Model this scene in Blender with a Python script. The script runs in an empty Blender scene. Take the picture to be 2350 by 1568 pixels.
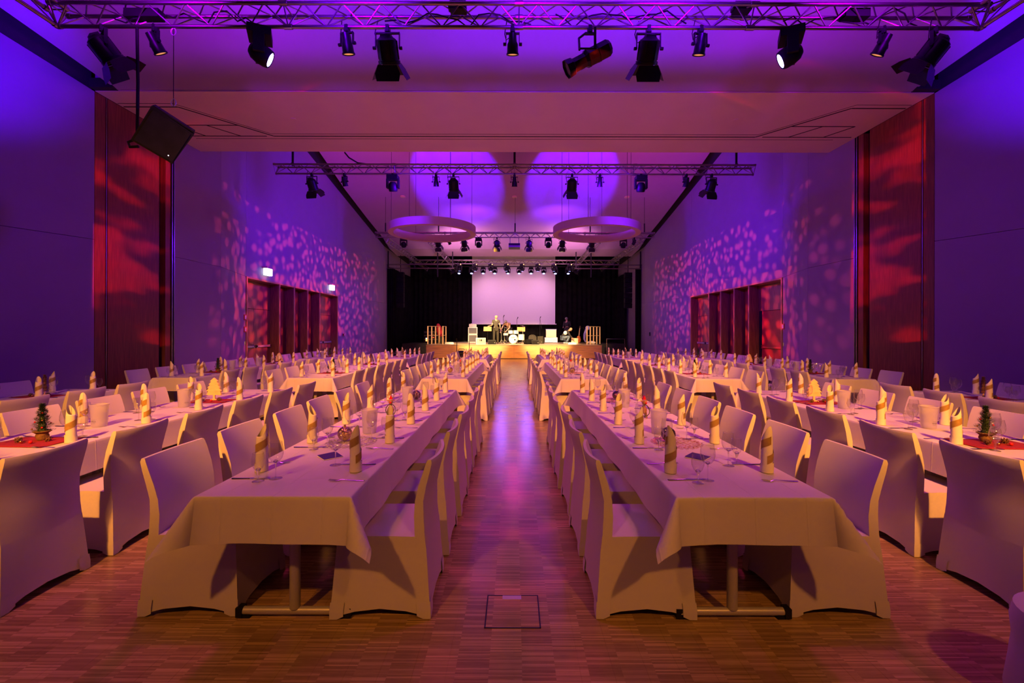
import bpy, bmesh, math, random
from mathutils import Vector, Matrix, Euler
random.seed(7)
PI = math.pi
SC = bpy.context.scene
COL = SC.collection
R = math.radians

# ------------------------------------------------------------------ camera
F = 1044.0; HC = 1.57; VX = 1180.0; VY = 760.0
cd = bpy.data.cameras.new('camera'); cam = bpy.data.objects.new('camera', cd); COL.objects.link(cam)
cd.sensor_width = 36; cd.lens = F * 36 / 2350
cd.shift_x = -5 / 2350; cd.shift_y = -24 / 2350
cd.clip_start = .05; cd.clip_end = 200
cam.location = (0, 0, HC); cam.rotation_euler = (R(90), R(-.126), 0)
SC.camera = cam

def P(px, py, d):
    """a point of the hall at distance d that shows at pixel (px, py)"""
    yh = VY + .0022 * (px - VX)
    return Vector(((px - VX) * d / F, d, HC + (yh - py) * d / F))

# ------------------------------------------------------------------ world / exposure
w = bpy.data.worlds.new('world'); SC.world = w; w.use_nodes = True
w.node_tree.nodes['Background'].inputs[0].default_value = (.25, .08, .35, 1)
w.node_tree.nodes['Background'].inputs[1].default_value = .0
vs = SC.view_settings
vs.view_transform = 'Standard'; vs.look = 'None'; vs.gamma = 1; vs.use_curve_mapping = False
vs.exposure = 0.0

# ------------------------------------------------------------------ stage lamps (light sources) and an added ceiling fill
def gobo(L, kind, scale, lo, hi, stretch=(1, 1, 1), floor_=.0, shut=None):
    L.use_nodes = True
    nt = L.node_tree; em = nt.nodes['Emission']
    tc = nt.nodes.new('ShaderNodeTexCoord')
    mp = nt.nodes.new('ShaderNodeMapping'); mp.inputs['Scale'].default_value = stretch
    nt.links.new(tc.outputs['Normal'], mp.inputs[0])
    if kind == 'dots':
        t = nt.nodes.new('ShaderNodeTexVoronoi'); t.inputs['Scale'].default_value = scale
        t.inputs['Randomness'].default_value = .9
    else:
        t = nt.nodes.new('ShaderNodeTexNoise'); t.inputs['Scale'].default_value = scale; t.inputs['Detail'].default_value = 2
    nt.links.new(mp.outputs[0], t.inputs['Vector'])
    mr = nt.nodes.new('ShaderNodeMapRange'); mr.inputs['From Min'].default_value = min(lo, hi); mr.inputs['From Max'].default_value = max(lo, hi)
    mr.inputs['To Min'].default_value = floor_ if lo < hi else 1; mr.inputs['To Max'].default_value = 1 if lo < hi else floor_; mr.interpolation_type = 'SMOOTHSTEP'
    nt.links.new(t.outputs[0], mr.inputs[0])
    out = mr.outputs[0]
    if shut:                                   # framing shutters of a profile spotlight
        sp = nt.nodes.new('ShaderNodeSeparateXYZ'); nt.links.new(tc.outputs['Normal'], sp.inputs[0])
        def Mt(op, a, b):
            n = nt.nodes.new('ShaderNodeMath'); n.operation = op
            for i, x in enumerate((a, b)):
                if isinstance(x, (int, float)): n.inputs[i].default_value = x
                else: nt.links.new(x, n.inputs[i])
            return n.outputs[0]
        nz = Mt('MULTIPLY', sp.outputs[2], -1.0)
        for ax, lo_, hi_ in ((0, shut[0], shut[1]), (1, shut[2], shut[3])):
            t_ = Mt('DIVIDE', sp.outputs[ax], nz)
            out = Mt('MULTIPLY', out, Mt('MULTIPLY', Mt('GREATER_THAN', t_, lo_), Mt('LESS_THAN', t_, hi_)))
    nt.links.new(out, em.inputs['Strength'])

def spot(name, loc, target, col, power, size=60, blend=.5, radius=.1, g=None):
    L = bpy.data.lights.new(name, 'SPOT'); L.energy = power; L.color = col
    L.spot_size = R(size); L.spot_blend = blend; L.shadow_soft_size = radius
    o = bpy.data.objects.new(name, L); COL.objects.link(o); o.location = loc
    o.rotation_euler = (Vector(target) - Vector(loc)).to_track_quat('-Z', 'Y').to_euler()
    if g: gobo(L, **g)
    return o

def area(name, loc, target, col, power, sx, sy):
    L = bpy.data.lights.new(name, 'AREA'); L.energy = power; L.color = col; L.shape = 'RECTANGLE'; L.size = sx; L.size_y = sy
    o = bpy.data.objects.new(name, L); COL.objects.link(o); o.location = loc
    o.rotation_euler = (Vector(target) - Vector(loc)).to_track_quat('-Z', 'Y').to_euler()
    return o

AMB = (1, .33, .05); PINK = (1, .05, .55); VIO = (.10, .0, 1); RED = (1, .02, .01)
for s in (-1, 1):
    # amber spots on the rear side of the truss ring, behind the photographer, raking the tables
    spot('amber_wash', (s * 2.6, -2.2, 5.0), (s * 2.9, 7.4, .7), AMB, 6210, 46, .9, .12)
    spot('amber_near', (s * 2.4, -2.2, 5.0), (s * 1.6, 4.4, .5), AMB, 693.68, 60, .9, .12)
    spot('amber_wash_wide', (s * 2.2, -2.2, 5.0), (s * 4.2, 5.2, .7), AMB, 997.5, 34, .9, .12)
    spot('amber_far', (s * 2.75, 5.0, 4.8), (s * 2.6, 11.5, .6), AMB, 2375, 56, .8, .12)
    spot('pink_down', (s * 2.75, 5.0, 4.8), (s * 2.2, 5.2, .7), PINK, 287.5, 100, .8, .2)
    spot('pink_down_far', (s * 3.0, 11.5, 5.2), (s * 3.2, 12, .7), (.75, .03, .8), 494, 110, .8, .2)
    # violet uplight of the near ceiling and the near side walls
    spot('violet_up', (s * 2.0, 4.5, 5.35), (s * 2.1, 7.2, 7.2), (.17, 0, 1), 506.25, 112, .6, .08)
    spot('violet_up_outer', (s * 4.2, 4.5, 5.35), (s * 4.8, 7.2, 7.2), (.30, 0, .8), 405, 112, .7, .08)
    spot('violet_wall', (s * 5.55, 5.1, 4.85), (s * 8.3, 6.6, 6.1), VIO, 868, 72, 1, .1)
    spot('indigo_wall', (s * 1.0, 4.9, 4.75), (s * 8.6, 6.6, 2.6), (.14, 0, 1), 264, 66, 1, .1)
    # red break-up pattern on the timber pockets and doors, framed by shutters
    spot('red_pattern', (s * -2.6, 5.0, 4.7), (s * 7.3, 8.85, 2.9), RED, 5600, 44, .3, .02,
         dict(kind='noise', scale=8.0, lo=.46, hi=.63, stretch=(.8, 2.2, 1), floor_=.05, shut=(-.085, .07, -.14, .35)))
    spot('red_pattern_doors', (s * -3.4, 20.25, 5.1), (s * 8.0, 16.8, 1.9), (1, .07, .02), 7150, 50, .3, .02,
         dict(kind='dots', scale=30, lo=.5, hi=.2, floor_=.08, shut=(-.34, .34, -.075, .13)))
    spot('dot_pattern', (s * -3.1, 20.25, 5.15), (s * 7.8, 18.4, 3.9), (1, .07, .2), 5280, 84, .9, .03,
         dict(kind='dots', scale=40, lo=.52, hi=.22, floor_=.0, shut=(-.62, .7, -.45, .13)))
    spot('violet_wall_far', (s * 2.0, 11.5, 5.2), (s * 7.9, 16.5, 5.6), (.12, .0, 1), 1400, 80, 1, .2)
    spot('violet_wall_end', (s * -1.0, 20.7, 5.5), (s * 7.9, 18.5, 4.2), (.14, .0, 1), 1522.5, 105, 1, .2)
    spot('violet_pool', (s * 2.5, 12.35, 5.75), (s * 2.5, 19.5, 8.4), (.11, .0, 1), 12312, 31, .3, .05)
    spot('magenta_ceiling_far', (s * 4.6, 12.4, 5.75), (s * 4.4, 18, 9.2), (1, .07, .42), 1140, 75, .6, .1)
    spot('violet_crease', (s * 2.0, 21.3, 6.15), (s * 2.2, 23.6, 7.0), (.3, .04, 1), 255, 130, .7, .05)
    spot('stage_fresnel', (s * 2.2, 20.6, 5.3), (s * 1.7, 27.7, .9), (1, .70, .30), 9500, 34, .5, .1)
    spot('stage_fresnel_side', (s * 4.6, 20.6, 5.3), (s * 4.4, 27.4, 1.2), (1, .62, .25), 2000, 24, .8, .1)
    spot('stage_amber', (s * 1.0, 20.7, 5.5), (s * 1.2, 25.9, .4), (1, .46, .05), 1300, 60, .8, .1)
    spot('stage_blue', (s * 2.5, 28.3, 5.2), (s * 2.8, 30.5, .8), (.2, .1, 1), 350, 40, .5, .05)
    spot('screen_pink', (s * 2.5, 29.2, 5.7), (s * .8, 31.8, 2.9), (1, .42, .78), 290.4, 110, 1, .1)
    spot('floor_blue', (s * .8, 28.4, 5.0), (0, 7, 0), (.25, .1, 1), 195, 14, .6, .1)
    spot('stage_bounce_fill', (s * 3.2, 23.6, 5.1), (s * 2.6, 25.6, 6.6), (1, .36, .66), 420, 140, .9, .1)  # added fill, stands in for stage light bounced onto the ceiling
spot('aisle_magenta', (0, 20.7, 5.5), (0, 4.6, 0), (1, .02, .4), 165, 12, .6, .15)
spot('ceiling_violet_mid', (0.3, 4.5, 5.35), (0.6, 7.0, 7.2), (.17, .0, 1), 506.25, 108, .6, .08)
# ------------------------------------------------------------------ materials (all procedural)
def mat(name, col, rough=.6, metal=0, spec=.5, var=.12, scale=8, stretch=(1, 1, 1), bump=0, bscale=200, emis=None, estr=0, sheen=0, trans=0, alpha=1):
    m = bpy.data.materials.new(name); m.use_nodes = True
    nt = m.node_tree; b = nt.nodes['Principled BSDF']
    b.inputs['Roughness'].default_value = rough; b.inputs['Metallic'].default_value = metal
    b.inputs['Specular IOR Level'].default_value = spec
    tc = nt.nodes.new('ShaderNodeTexCoord'); mp = nt.nodes.new('ShaderNodeMapping'); mp.inputs['Scale'].default_value = stretch
    nt.links.new(tc.outputs['Object'], mp.inputs[0])
    n = nt.nodes.new('ShaderNodeTexNoise'); n.inputs['Scale'].default_value = scale; n.inputs['Detail'].default_value = 4
    nt.links.new(mp.outputs[0], n.inputs['Vector'])
    cr = nt.nodes.new('ShaderNodeValToRGB')
    cr.color_ramp.elements[0].position = .3; cr.color_ramp.elements[1].position = .7
    cr.color_ramp.elements[0].color = tuple(c * (1 - var) for c in col) + (1,)
    cr.color_ramp.elements[1].color = tuple(min(1, c * (1 + var)) for c in col) + (1,)
    nt.links.new(n.outputs[0], cr.inputs[0]); nt.links.new(cr.outputs[0], b.inputs['Base Color'])
    if bump:
        n2 = nt.nodes.new('ShaderNodeTexNoise'); n2.inputs['Scale'].default_value = bscale
        nt.links.new(mp.outputs[0], n2.inputs['Vector'])
        bp = nt.nodes.new('ShaderNodeBump'); bp.inputs['Strength'].default_value = bump; bp.inputs['Distance'].default_value = .002
        nt.links.new(n2.outputs[0], bp.inputs['Height']); nt.links.new(bp.outputs[0], b.inputs['Normal'])
    if emis:
        b.inputs['Emission Color'].default_value = emis + (1,); b.inputs['Emission Strength'].default_value = estr
    if trans: b.inputs['Transmission Weight'].default_value = trans
    return m

def parquet():
    m = bpy.data.materials.new('oak_finger_parquet'); m.use_nodes = True
    nt = m.node_tree; N = nt.nodes.new; LK = nt.links.new; b = nt.nodes['Principled BSDF']
    g = N('ShaderNodeNewGeometry'); s = N('ShaderNodeSeparateXYZ'); LK(g.outputs['Position'], s.inputs[0])
    def M(op, a, v=None, c=None):
        n = N('ShaderNodeMath'); n.operation = op
        for i, x in enumerate((a, v, c)):
            if x is None: continue
            if isinstance(x, (int, float)): n.inputs[i].default_value = x
            else: LK(x, n.inputs[i])
        return n.outputs[0]
    cx = M('FLOOR', M('DIVIDE', M('ADD', s.outputs[0], 40), .154))
    off = N('ShaderNodeTexWhiteNoise'); off.noise_dimensions = '1D'; LK(cx, off.inputs['W'])
    yy = M('ADD', M('ADD', s.outputs[1], 40), M('MULTIPLY', off.outputs[0], .15))
    cy = M('FLOOR', M('DIVIDE', yy, .15))
    cb = N('ShaderNodeCombineXYZ'); LK(cx, cb.inputs[0]); LK(cy, cb.inputs[1])
    wn = N('ShaderNodeTexWhiteNoise'); wn.noise_dimensions = '2D'; LK(cb.outputs[0], wn.inputs['Vector'])
    st = M('FLOOR', M('DIVIDE', yy, .0094))
    cs = N('ShaderNodeCombineXYZ'); LK(cx, cs.inputs[0]); LK(st, cs.inputs[1]); cs.inputs[2].default_value = 3
    ws = N('ShaderNodeTexWhiteNoise'); ws.noise_dimensions = '3D'; LK(cs.outputs[0], ws.inputs['Vector'])
    nz = N('ShaderNodeTexNoise'); nz.inputs['Scale'].default_value = 1
    mp = N('ShaderNodeMapping'); mp.inputs['Scale'].default_value = (14, 260, 1); LK(g.outputs['Position'], mp.inputs[0]); LK(mp.outputs[0], nz.inputs['Vector'])
    v = M('ADD', M('ADD', M('MULTIPLY', wn.outputs[0], .13), M('MULTIPLY', M('POWER', ws.outputs[0], 2.2), .40)), M('MULTIPLY', nz.outputs[0], .3))
    cr = N('ShaderNodeValToRGB'); cr.color_ramp.elements[0].position = .05; cr.color_ramp.elements[1].position = .95
    cr.color_ramp.elements[0].color = (.14, .085, .032, 1); cr.color_ramp.elements[1].color = (.60, .40, .18, 1)
    LK(v, cr.inputs[0]); LK(cr.outputs[0], b.inputs['Base Color'])
    b.inputs['Roughness'].default_value = .22; b.inputs['Specular IOR Level'].default_value = .32
    fr = M('FRACT', M('DIVIDE', yy, .0094)); bp = N('ShaderNodeBump'); bp.inputs['Strength'].default_value = .15; bp.inputs['Distance'].default_value = .0006
    LK(M('ADD', ws.outputs[0], M('LESS_THAN', fr, .92)), bp.inputs['Height']); LK(bp.outputs[0], b.inputs['Normal'])
    return m

def glassmat():
    m = bpy.data.materials.new('thin_clear_glass'); m.use_nodes = True
    nt = m.node_tree; nt.nodes.remove(nt.nodes['Principled BSDF'])
    o = nt.nodes['Material Output']
    t = nt.nodes.new('ShaderNodeBsdfTransparent'); t.inputs[0].default_value = (.93, .93, .95, 1)
    g = nt.nodes.new('ShaderNodeBsdfGlossy'); g.inputs['Roughness'].default_value = .06
    n = nt.nodes.new('ShaderNodeTexNoise'); n.inputs['Scale'].default_value = 30
    mr = nt.nodes.new('ShaderNodeMapRange'); mr.inputs['To Min'].default_value = .05; mr.inputs['To Max'].default_value = .10
    nt.links.new(n.outputs[0], mr.inputs[0]); nt.links.new(mr.outputs[0], g.inputs['Roughness'])
    f = nt.nodes.new('ShaderNodeLayerWeight'); f.inputs[0].default_value = .5
    pw = nt.nodes.new('ShaderNodeMath'); pw.operation = 'POWER'; pw.inputs[1].default_value = 3; nt.links.new(f.outputs['Facing'], pw.inputs[0])
    ma = nt.nodes.new('ShaderNodeMath'); ma.operation = 'MULTIPLY_ADD'; ma.inputs[1].default_value = .9; ma.inputs[2].default_value = .08; nt.links.new(pw.outputs[0], ma.inputs[0])
    mx = nt.nodes.new('ShaderNodeMixShader')
    nt.links.new(ma.outputs[0], mx.inputs[0]); nt.links.new(t.outputs[0], mx.inputs[1]); nt.links.new(g.outputs[0], mx.inputs[2])
    nt.links.new(mx.outputs[0], o.inputs[0]); return m

def solidglass():
    m = bpy.data.materials.new('solid_clear_glass'); m.use_nodes = True
    nt = m.node_tree; nt.nodes.remove(nt.nodes['Principled BSDF']); o = nt.nodes['Material Output']
    g = nt.nodes.new('ShaderNodeBsdfGlass'); g.inputs['IOR'].default_value = 1.47; g.inputs['Color'].default_value = (.96, .96, .98, 1)
    n = nt.nodes.new('ShaderNodeTexNoise'); n.inputs['Scale'].default_value = 40
    mr = nt.nodes.new('ShaderNodeMapRange'); mr.inputs['To Min'].default_value = .02; mr.inputs['To Max'].default_value = .05
    nt.links.new(n.outputs[0], mr.inputs[0]); nt.links.new(mr.outputs[0], g.inputs['Roughness']); nt.links.new(g.outputs[0], o.inputs[0]); return m

def frosted():
    m = bpy.data.materials.new('frosted_plastic'); m.use_nodes = True
    nt = m.node_tree; b = nt.nodes['Principled BSDF']; o = nt.nodes['Material Output']
    b.inputs['Base Color'].default_value = (.62, .6, .64, 1); b.inputs['Roughness'].default_value = .35
    n = nt.nodes.new('ShaderNodeTexNoise'); n.inputs['Scale'].default_value = 300
    bp = nt.nodes.new('ShaderNodeBump'); bp.inputs['Strength'].default_value = .15; nt.links.new(n.outputs[0], bp.inputs['Height']); nt.links.new(bp.outputs[0], b.inputs['Normal'])
    t = nt.nodes.new('ShaderNodeBsdfTransparent'); mx = nt.nodes.new('ShaderNodeMixShader'); mx.inputs[0].default_value = .42
    tr = nt.nodes.new('ShaderNodeBsdfTranslucent'); tr.inputs[0].default_value = (.6, .58, .62, 1)
    m2 = nt.nodes.new('ShaderNodeMixShader'); m2.inputs[0].default_value = .4
    nt.links.new(b.outputs[0], m2.inputs[1]); nt.links.new(tr.outputs[0], m2.inputs[2])
    nt.links.new(t.outputs[0], mx.inputs[1]); nt.links.new(m2.outputs[0], mx.inputs[2]); nt.links.new(mx.outputs[0], o.inputs[0]); return m

def mosaic(col):
    m = mat('mirror_mosaic', col, .16, 1, .8, .3, 60)
    nt = m.node_tree; b = nt.nodes['Principled BSDF']
    v = nt.nodes.new('ShaderNodeTexVoronoi'); v.inputs['Scale'].default_value = 120
    tc = nt.nodes.new('ShaderNodeTexCoord'); nt.links.new(tc.outputs['Object'], v.inputs['Vector'])
    bp = nt.nodes.new('ShaderNodeBump'); bp.inputs['Strength'].default_value = .9; bp.inputs['Distance'].default_value = .006
    nt.links.new(v.outputs[0], bp.inputs['Height']); nt.links.new(bp.outputs[0], b.inputs['Normal']); return m

M = {}
M['parquet'] = parquet()
M['joint'] = mat('dark_joint', (.05, .025, .012), .8)
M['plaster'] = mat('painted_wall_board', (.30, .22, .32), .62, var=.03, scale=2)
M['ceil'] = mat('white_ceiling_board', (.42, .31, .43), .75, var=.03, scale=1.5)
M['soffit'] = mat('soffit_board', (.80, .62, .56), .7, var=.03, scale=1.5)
M['void'] = mat('dark_void', (.02, .018, .022), .9)
M['timber'] = mat('walnut_veneer', (.20, .07, .025), .45, spec=.25, var=.25, scale=9, stretch=(6, 6, .35))
M['timber_edge'] = mat('oak_casing', (.45, .25, .12), .45, var=.2, scale=9, stretch=(6, 6, .5))
M['door'] = mat('dark_door_veneer', (.26, .10, .055), .4, var=.35, scale=9, stretch=(6, 6, .35))
M['reddoor'] = mat('red_door_leaf', (.42, .02, .015), .45, var=.1)  # plain red for one leaf and its panic bar
M['stagewood'] = mat('stage_front_oak', (.62, .36, .15), .4, var=.25, scale=3, stretch=(.5, 6, 7))
M['stagetop'] = mat('stage_deck', (.50, .36, .22), .35, var=.2, scale=2)
M['black'] = mat('black_metal', (.007, .006, .008), .42, spec=.3, var=.4)
M['blackplastic'] = mat('black_plastic', (.006, .005, .006), .55, spec=.22, var=.3)
M['curtain'] = mat('black_molton', (.010, .008, .010), .95, spec=.1, var=.4, scale=3)
M['alu'] = mat('aluminium_tube', (.34, .30, .31), .32, 1, var=.08)
M['steel'] = mat('brushed_steel', (.42, .40, .38), .4, .35, var=.1, scale=20, stretch=(1, 20, 20))
M['chrome'] = mat('cutlery_steel', (.62, .60, .60), .18, 1, var=.05)
M['cover'] = mat('white_stretch_cover', (.50, .465, .44), .68, var=.03, scale=3, bump=.12, bscale=500)
M['cloth'] = mat('white_table_linen', (.52, .485, .46), .7, var=.03, scale=4, bump=.15, bscale=700)
def creased(m):                                # ironed fold lines of the linen
    nt = m.node_tree; N = nt.nodes.new; LK = nt.links.new
    b = nt.nodes['Principled BSDF']; tc = N('ShaderNodeTexCoord'); sp = N('ShaderNodeSeparateXYZ'); LK(tc.outputs['Object'], sp.inputs[0])
    tot = None
    for ax, per, off in ((0, .254, .127), (1, .452, .2)):
        def M_(op, a, v):
            n = N('ShaderNodeMath'); n.operation = op
            for i, x in enumerate((a, v)):
                if isinstance(x, (int, float)): n.inputs[i].default_value = x
                else: LK(x, n.inputs[i])
            return n.outputs[0]
        pp = M_('PINGPONG', M_('ADD', sp.outputs[ax], off), per / 2)
        r = M_('SUBTRACT', 1.0, M_('MINIMUM', M_('DIVIDE', pp, .006), 1.0))
        tot = r if tot is None else M_('MAXIMUM', tot, r)
    old = b.inputs['Normal'].links[0].from_node
    bp = N('ShaderNodeBump'); bp.inputs['Strength'].default_value = .55; bp.inputs['Distance'].default_value = .003
    LK(tot, bp.inputs['Height']); LK(old.outputs[0], bp.inputs['Normal']); LK(bp.outputs[0], b.inputs['Normal'])
creased(M['cloth'])
M['napkin'] = mat('cream_paper_napkin', (.60, .56, .49), .8, var=.03, bump=.1, bscale=300)
M['gold'] = mat('gold_napkin_stripe', (.36, .24, .06), .38, .35, var=.15, scale=30)
M['solidglass'] = solidglass(); M['glass'] = glassmat(); M['frost'] = frosted()
M['mosaic'] = mosaic((.62, .45, .2)); M['darkball'] = mosaic((.16, .09, .12))
M['wire_s'] = mat('silver_wire', (.5, .48, .48), .3, 1); M['wire_c'] = mat('copper_wire', (.62, .30, .12), .3, 1)
M['runner'] = mat('red_felt', (.24, .005, .014), .9, var=.15, scale=60)
M['fir'] = mat('fir_needles', (.035, .07, .028), .7, var=.4, scale=40)
M['bark'] = mat('bark_burlap', (.14, .075, .035), .85, var=.35, scale=60)
M['cone'] = mat('pine_cone', (.10, .045, .022), .7, var=.4, scale=50)
M['plywood'] = mat('pale_plywood', (.72, .50, .26), .55, var=.15, scale=12, stretch=(1, 1, 6))
M['brownfur'] = mat('brown_bristle', (.26, .12, .05), .9, var=.3, scale=60)
M['redball'] = mat('red_bauble', (.5, .01, .01), .2, var=.1); M['goldball'] = mat('gold_bauble', (.7, .42, .14), .2, 1)
M['bluecard'] = mat('dark_blue_paper', (.02, .014, .13), .5, var=.2); M['paper'] = mat('white_paper', (.8, .8, .8), .7)
M['skin'] = mat('skin', (.62, .34, .24), .55, var=.08); M['hair'] = mat('blond_hair', (.62, .45, .25), .7, var=.3, scale=60)
M['hairdark'] = mat('grey_hair', (.25, .22, .22), .7, var=.3, scale=60)
M['shirt'] = mat('grey_green_shirt', (.10, .085, .06), .8, var=.2); M['trousers'] = mat('dark_trousers', (.05, .042, .03), .85, var=.2)
M['jeans'] = mat('blue_jeans', (.10, .14, .22), .85, var=.3, scale=30); M['darkcloth'] = mat('dark_sweater', (.03, .025, .03), .9, var=.3)
M['white'] = mat('white_print', (.8, .78, .74), .6); M['cream'] = mat('cream_grille_cloth', (.70, .62, .42), .8, var=.2, scale=200)
M['greygrille'] = mat('grey_grille', (.13, .12, .10), .7, var=.3, scale=300)
M['redjacket'] = mat('red_jacket', (.75, .04, .05), .6, var=.15, scale=20); M['bluecloth'] = mat('violet_blue_cloth', (.28, .24, .75), .8, var=.2)
M['case'] = mat('silver_flight_case', (.6, .58, .5), .35, .6, var=.1); M['redwood'] = mat('guitar_body', (.55, .12, .03), .25, var=.3)
M['drum'] = mat('white_drum_shell', (.75, .7, .62), .3, var=.15, scale=30); M['brass'] = mat('cymbal_brass', (.7, .5, .18), .3, 1)
M['screen'] = mat('projection_screen', (.82, .82, .84), .8, var=.01)
M['exit'] = mat('lit_exit_glass', (.9, .9, .9), .4, emis=(.82, .95, 1.0), estr=2)
M['exitcap'] = mat('exit_sign_housing', (.55, .2, .3), .5)
M['lensblue'] = mat('lit_violet_lens', (.5, .5, 1), .2, emis=(.30, .22, 1.0), estr=26)
M['lensbluefar'] = mat('lit_blue_lens', (.6, .6, 1), .2, emis=(.30, .34, 1.0), estr=4.5)
M['lenswarm'] = mat('lit_warm_lens', (1, .5, .3), .2, emis=(1.0, .4, .12), estr=.7)
M['lensyellow'] = mat('lit_yellow_lens', (1, .8, .4), .2, emis=(1.0, .72, .22), estr=3.0)
M['lenshot'] = mat('hot_yellow_lens', (1, .8, .4), .2, emis=(1.0, .75, .3), estr=22)
M['lensoff'] = mat('dark_lens', (.05, .05, .08), .1, spec=.8)
M['led'] = mat('orange_indicator', (1, .4, .1), .3, emis=(1, .35, .08), estr=7)
M['pixelred'] = mat('red_indicator', (1, .1, .1), .3, emis=(1, .1, .05), estr=1.2); M['yellowgear'] = mat('yellow_case_label', (.6, .5, .04), .5)
M['fireRed'] = mat('red_call_point', (.5, .01, .02), .4)

# ------------------------------------------------------------------ mesh helpers
class MB:
    def __init__(s): s.v = []; s.f = []
    def add(s, vs_, fs):
        n = len(s.v); s.v += [tuple(v) for v in vs_]; s.f += [tuple(i + n for i in f) for f in fs]; return s
    def box(s, c, d, rot=None):
        x, y, z = (k / 2 for k in d)
        vs_ = [Vector((a * x, b * y, e * z)) for a in (-1, 1) for b in (-1, 1) for e in (-1, 1)]
        if rot is not None: vs_ = [rot @ v for v in vs_]
        c = Vector(c)
        return s.add([v + c for v in vs_], [(0, 1, 3, 2), (4, 6, 7, 5), (0, 4, 5, 1), (2, 3, 7, 6), (0, 2, 6, 4), (1, 5, 7, 3)])
    def bx(s, x0, x1, y0, y1, z0, z1):
        return s.box(((x0 + x1) / 2, (y0 + y1) / 2, (z0 + z1) / 2), (abs(x1 - x0), abs(y1 - y0), abs(z1 - z0)))
    def tube(s, p, q, r, n=8, r2=None, caps=True):
        p = Vector(p); q = Vector(q); r2 = r if r2 is None else r2
        d = (q - p); u = d.orthogonal().normalized(); w_ = d.normalized().cross(u)
        vs_ = []
        for (c, rr) in ((p, r), (q, r2)):
            vs_ += [c + (u * math.cos(2 * PI * k / n) + w_ * math.sin(2 * PI * k / n)) * rr for k in range(n)]
        fs = [(k, (k + 1) % n, n + (k + 1) % n, n + k) for k in range(n)]
        if caps: fs += [tuple(range(n))[::-1], tuple(range(n, 2 * n))]
        return s.add(vs_, fs)
    def path(s, pts, r, n=6):
        pts = [Vector(p) for p in pts]; vs_ = []; prev = None
        for i, p in enumerate(pts):
            d = (pts[min(i + 1, len(pts) - 1)] - pts[max(i - 1, 0)]).normalized()
            u = d.orthogonal().normalized() if prev is None else (prev - d * prev.dot(d)).normalized()
            prev = u; w_ = d.cross(u)
            rr = r[i] if isinstance(r, (list, tuple)) else r
            vs_ += [p + (u * math.cos(2 * PI * k / n) + w_ * math.sin(2 * PI * k / n)) * rr for k in range(n)]
        fs = [(i * n + k, i * n + (k + 1) % n, (i + 1) * n + (k + 1) % n, (i + 1) * n + k) for i in range(len(pts) - 1) for k in range(n)]
        fs += [tuple(range(n))[::-1], tuple(range(len(vs_) - n, len(vs_)))]
        return s.add(vs_, fs)
    def lathe(s, prof, n=16, c=(0, 0, 0), rot=None, cap0=False, cap1=False):
        c = Vector(c); vs_ = []
        for (r, z) in prof:
            for k in range(n):
                v = Vector((r * math.cos(2 * PI * k / n), r * math.sin(2 * PI * k / n), z))
                if rot is not None: v = rot @ v
                vs_.append(v + c)
        m = len(prof)
        fs = [(i * n + k, i * n + (k + 1) % n, (i + 1) * n + (k + 1) % n, (i + 1) * n + k) for i in range(m - 1) for k in range(n)]
        if cap0: fs.append(tuple(range(n))[::-1])
        if cap1: fs.append(tuple(range((m - 1) * n, m * n)))
        return s.add(vs_, fs)
    def ball(s, c, r, n=12, m=8, sc=(1, 1, 1), rot=None):
        c = Vector(c); vs_ = []
        for i in range(m + 1):
            t = PI * i / m
            for k in range(n):
                v = Vector((math.sin(t) * math.cos(2 * PI * k / n) * r * sc[0], math.sin(t) * math.sin(2 * PI * k / n) * r * sc[1], math.cos(t) * r * sc[2]))
                if rot is not None: v = rot @ v
                vs_.append(v + c)
        return s.add(vs_, [(i * n + k, (i + 1) * n + k, (i + 1) * n + (k + 1) % n, i * n + (k + 1) % n) for i in range(m) for k in range(n)])
    def grid(s, pts):                      # pts[i][j]
        a = len(pts); b = len(pts[0])
        return s.add([p for row in pts for p in row], [(i * b + j, i * b + j + 1, (i + 1) * b + j + 1, (i + 1) * b + j) for i in range(a - 1) for j in range(b - 1)])
    def prism(s, poly, y0, y1):             # polygon in (x, z), thickness along y
        n = len(poly)
        return s.add([(x, y0, z) for x, z in poly] + [(x, y1, z) for x, z in poly],
                     [tuple(range(n)), tuple(range(2 * n - 1, n - 1, -1))] + [(k, n + k, n + (k + 1) % n, (k + 1) % n) for k in range(n)])
    def mesh(s, name, m, smooth=False):
        me = bpy.data.meshes.new(name); me.from_pydata(s.v, [], s.f); me.materials.append(m)
        bm = bmesh.new(); bm.from_mesh(me); bmesh.ops.remove_doubles(bm, verts=bm.verts, dist=1e-6)
        bmesh.ops.recalc_face_normals(bm, faces=bm.faces); bm.to_mesh(me); bm.free()
        if smooth:
            me.shade_smooth()
            if smooth != 'all': me.set_sharp_from_angle(angle=R(smooth if smooth is not True else 40))
        return me
    def build(s, name, m, parent=None, smooth=False, loc=None):
        return ob(name, s.mesh(name, m, smooth), parent, loc)

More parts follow.
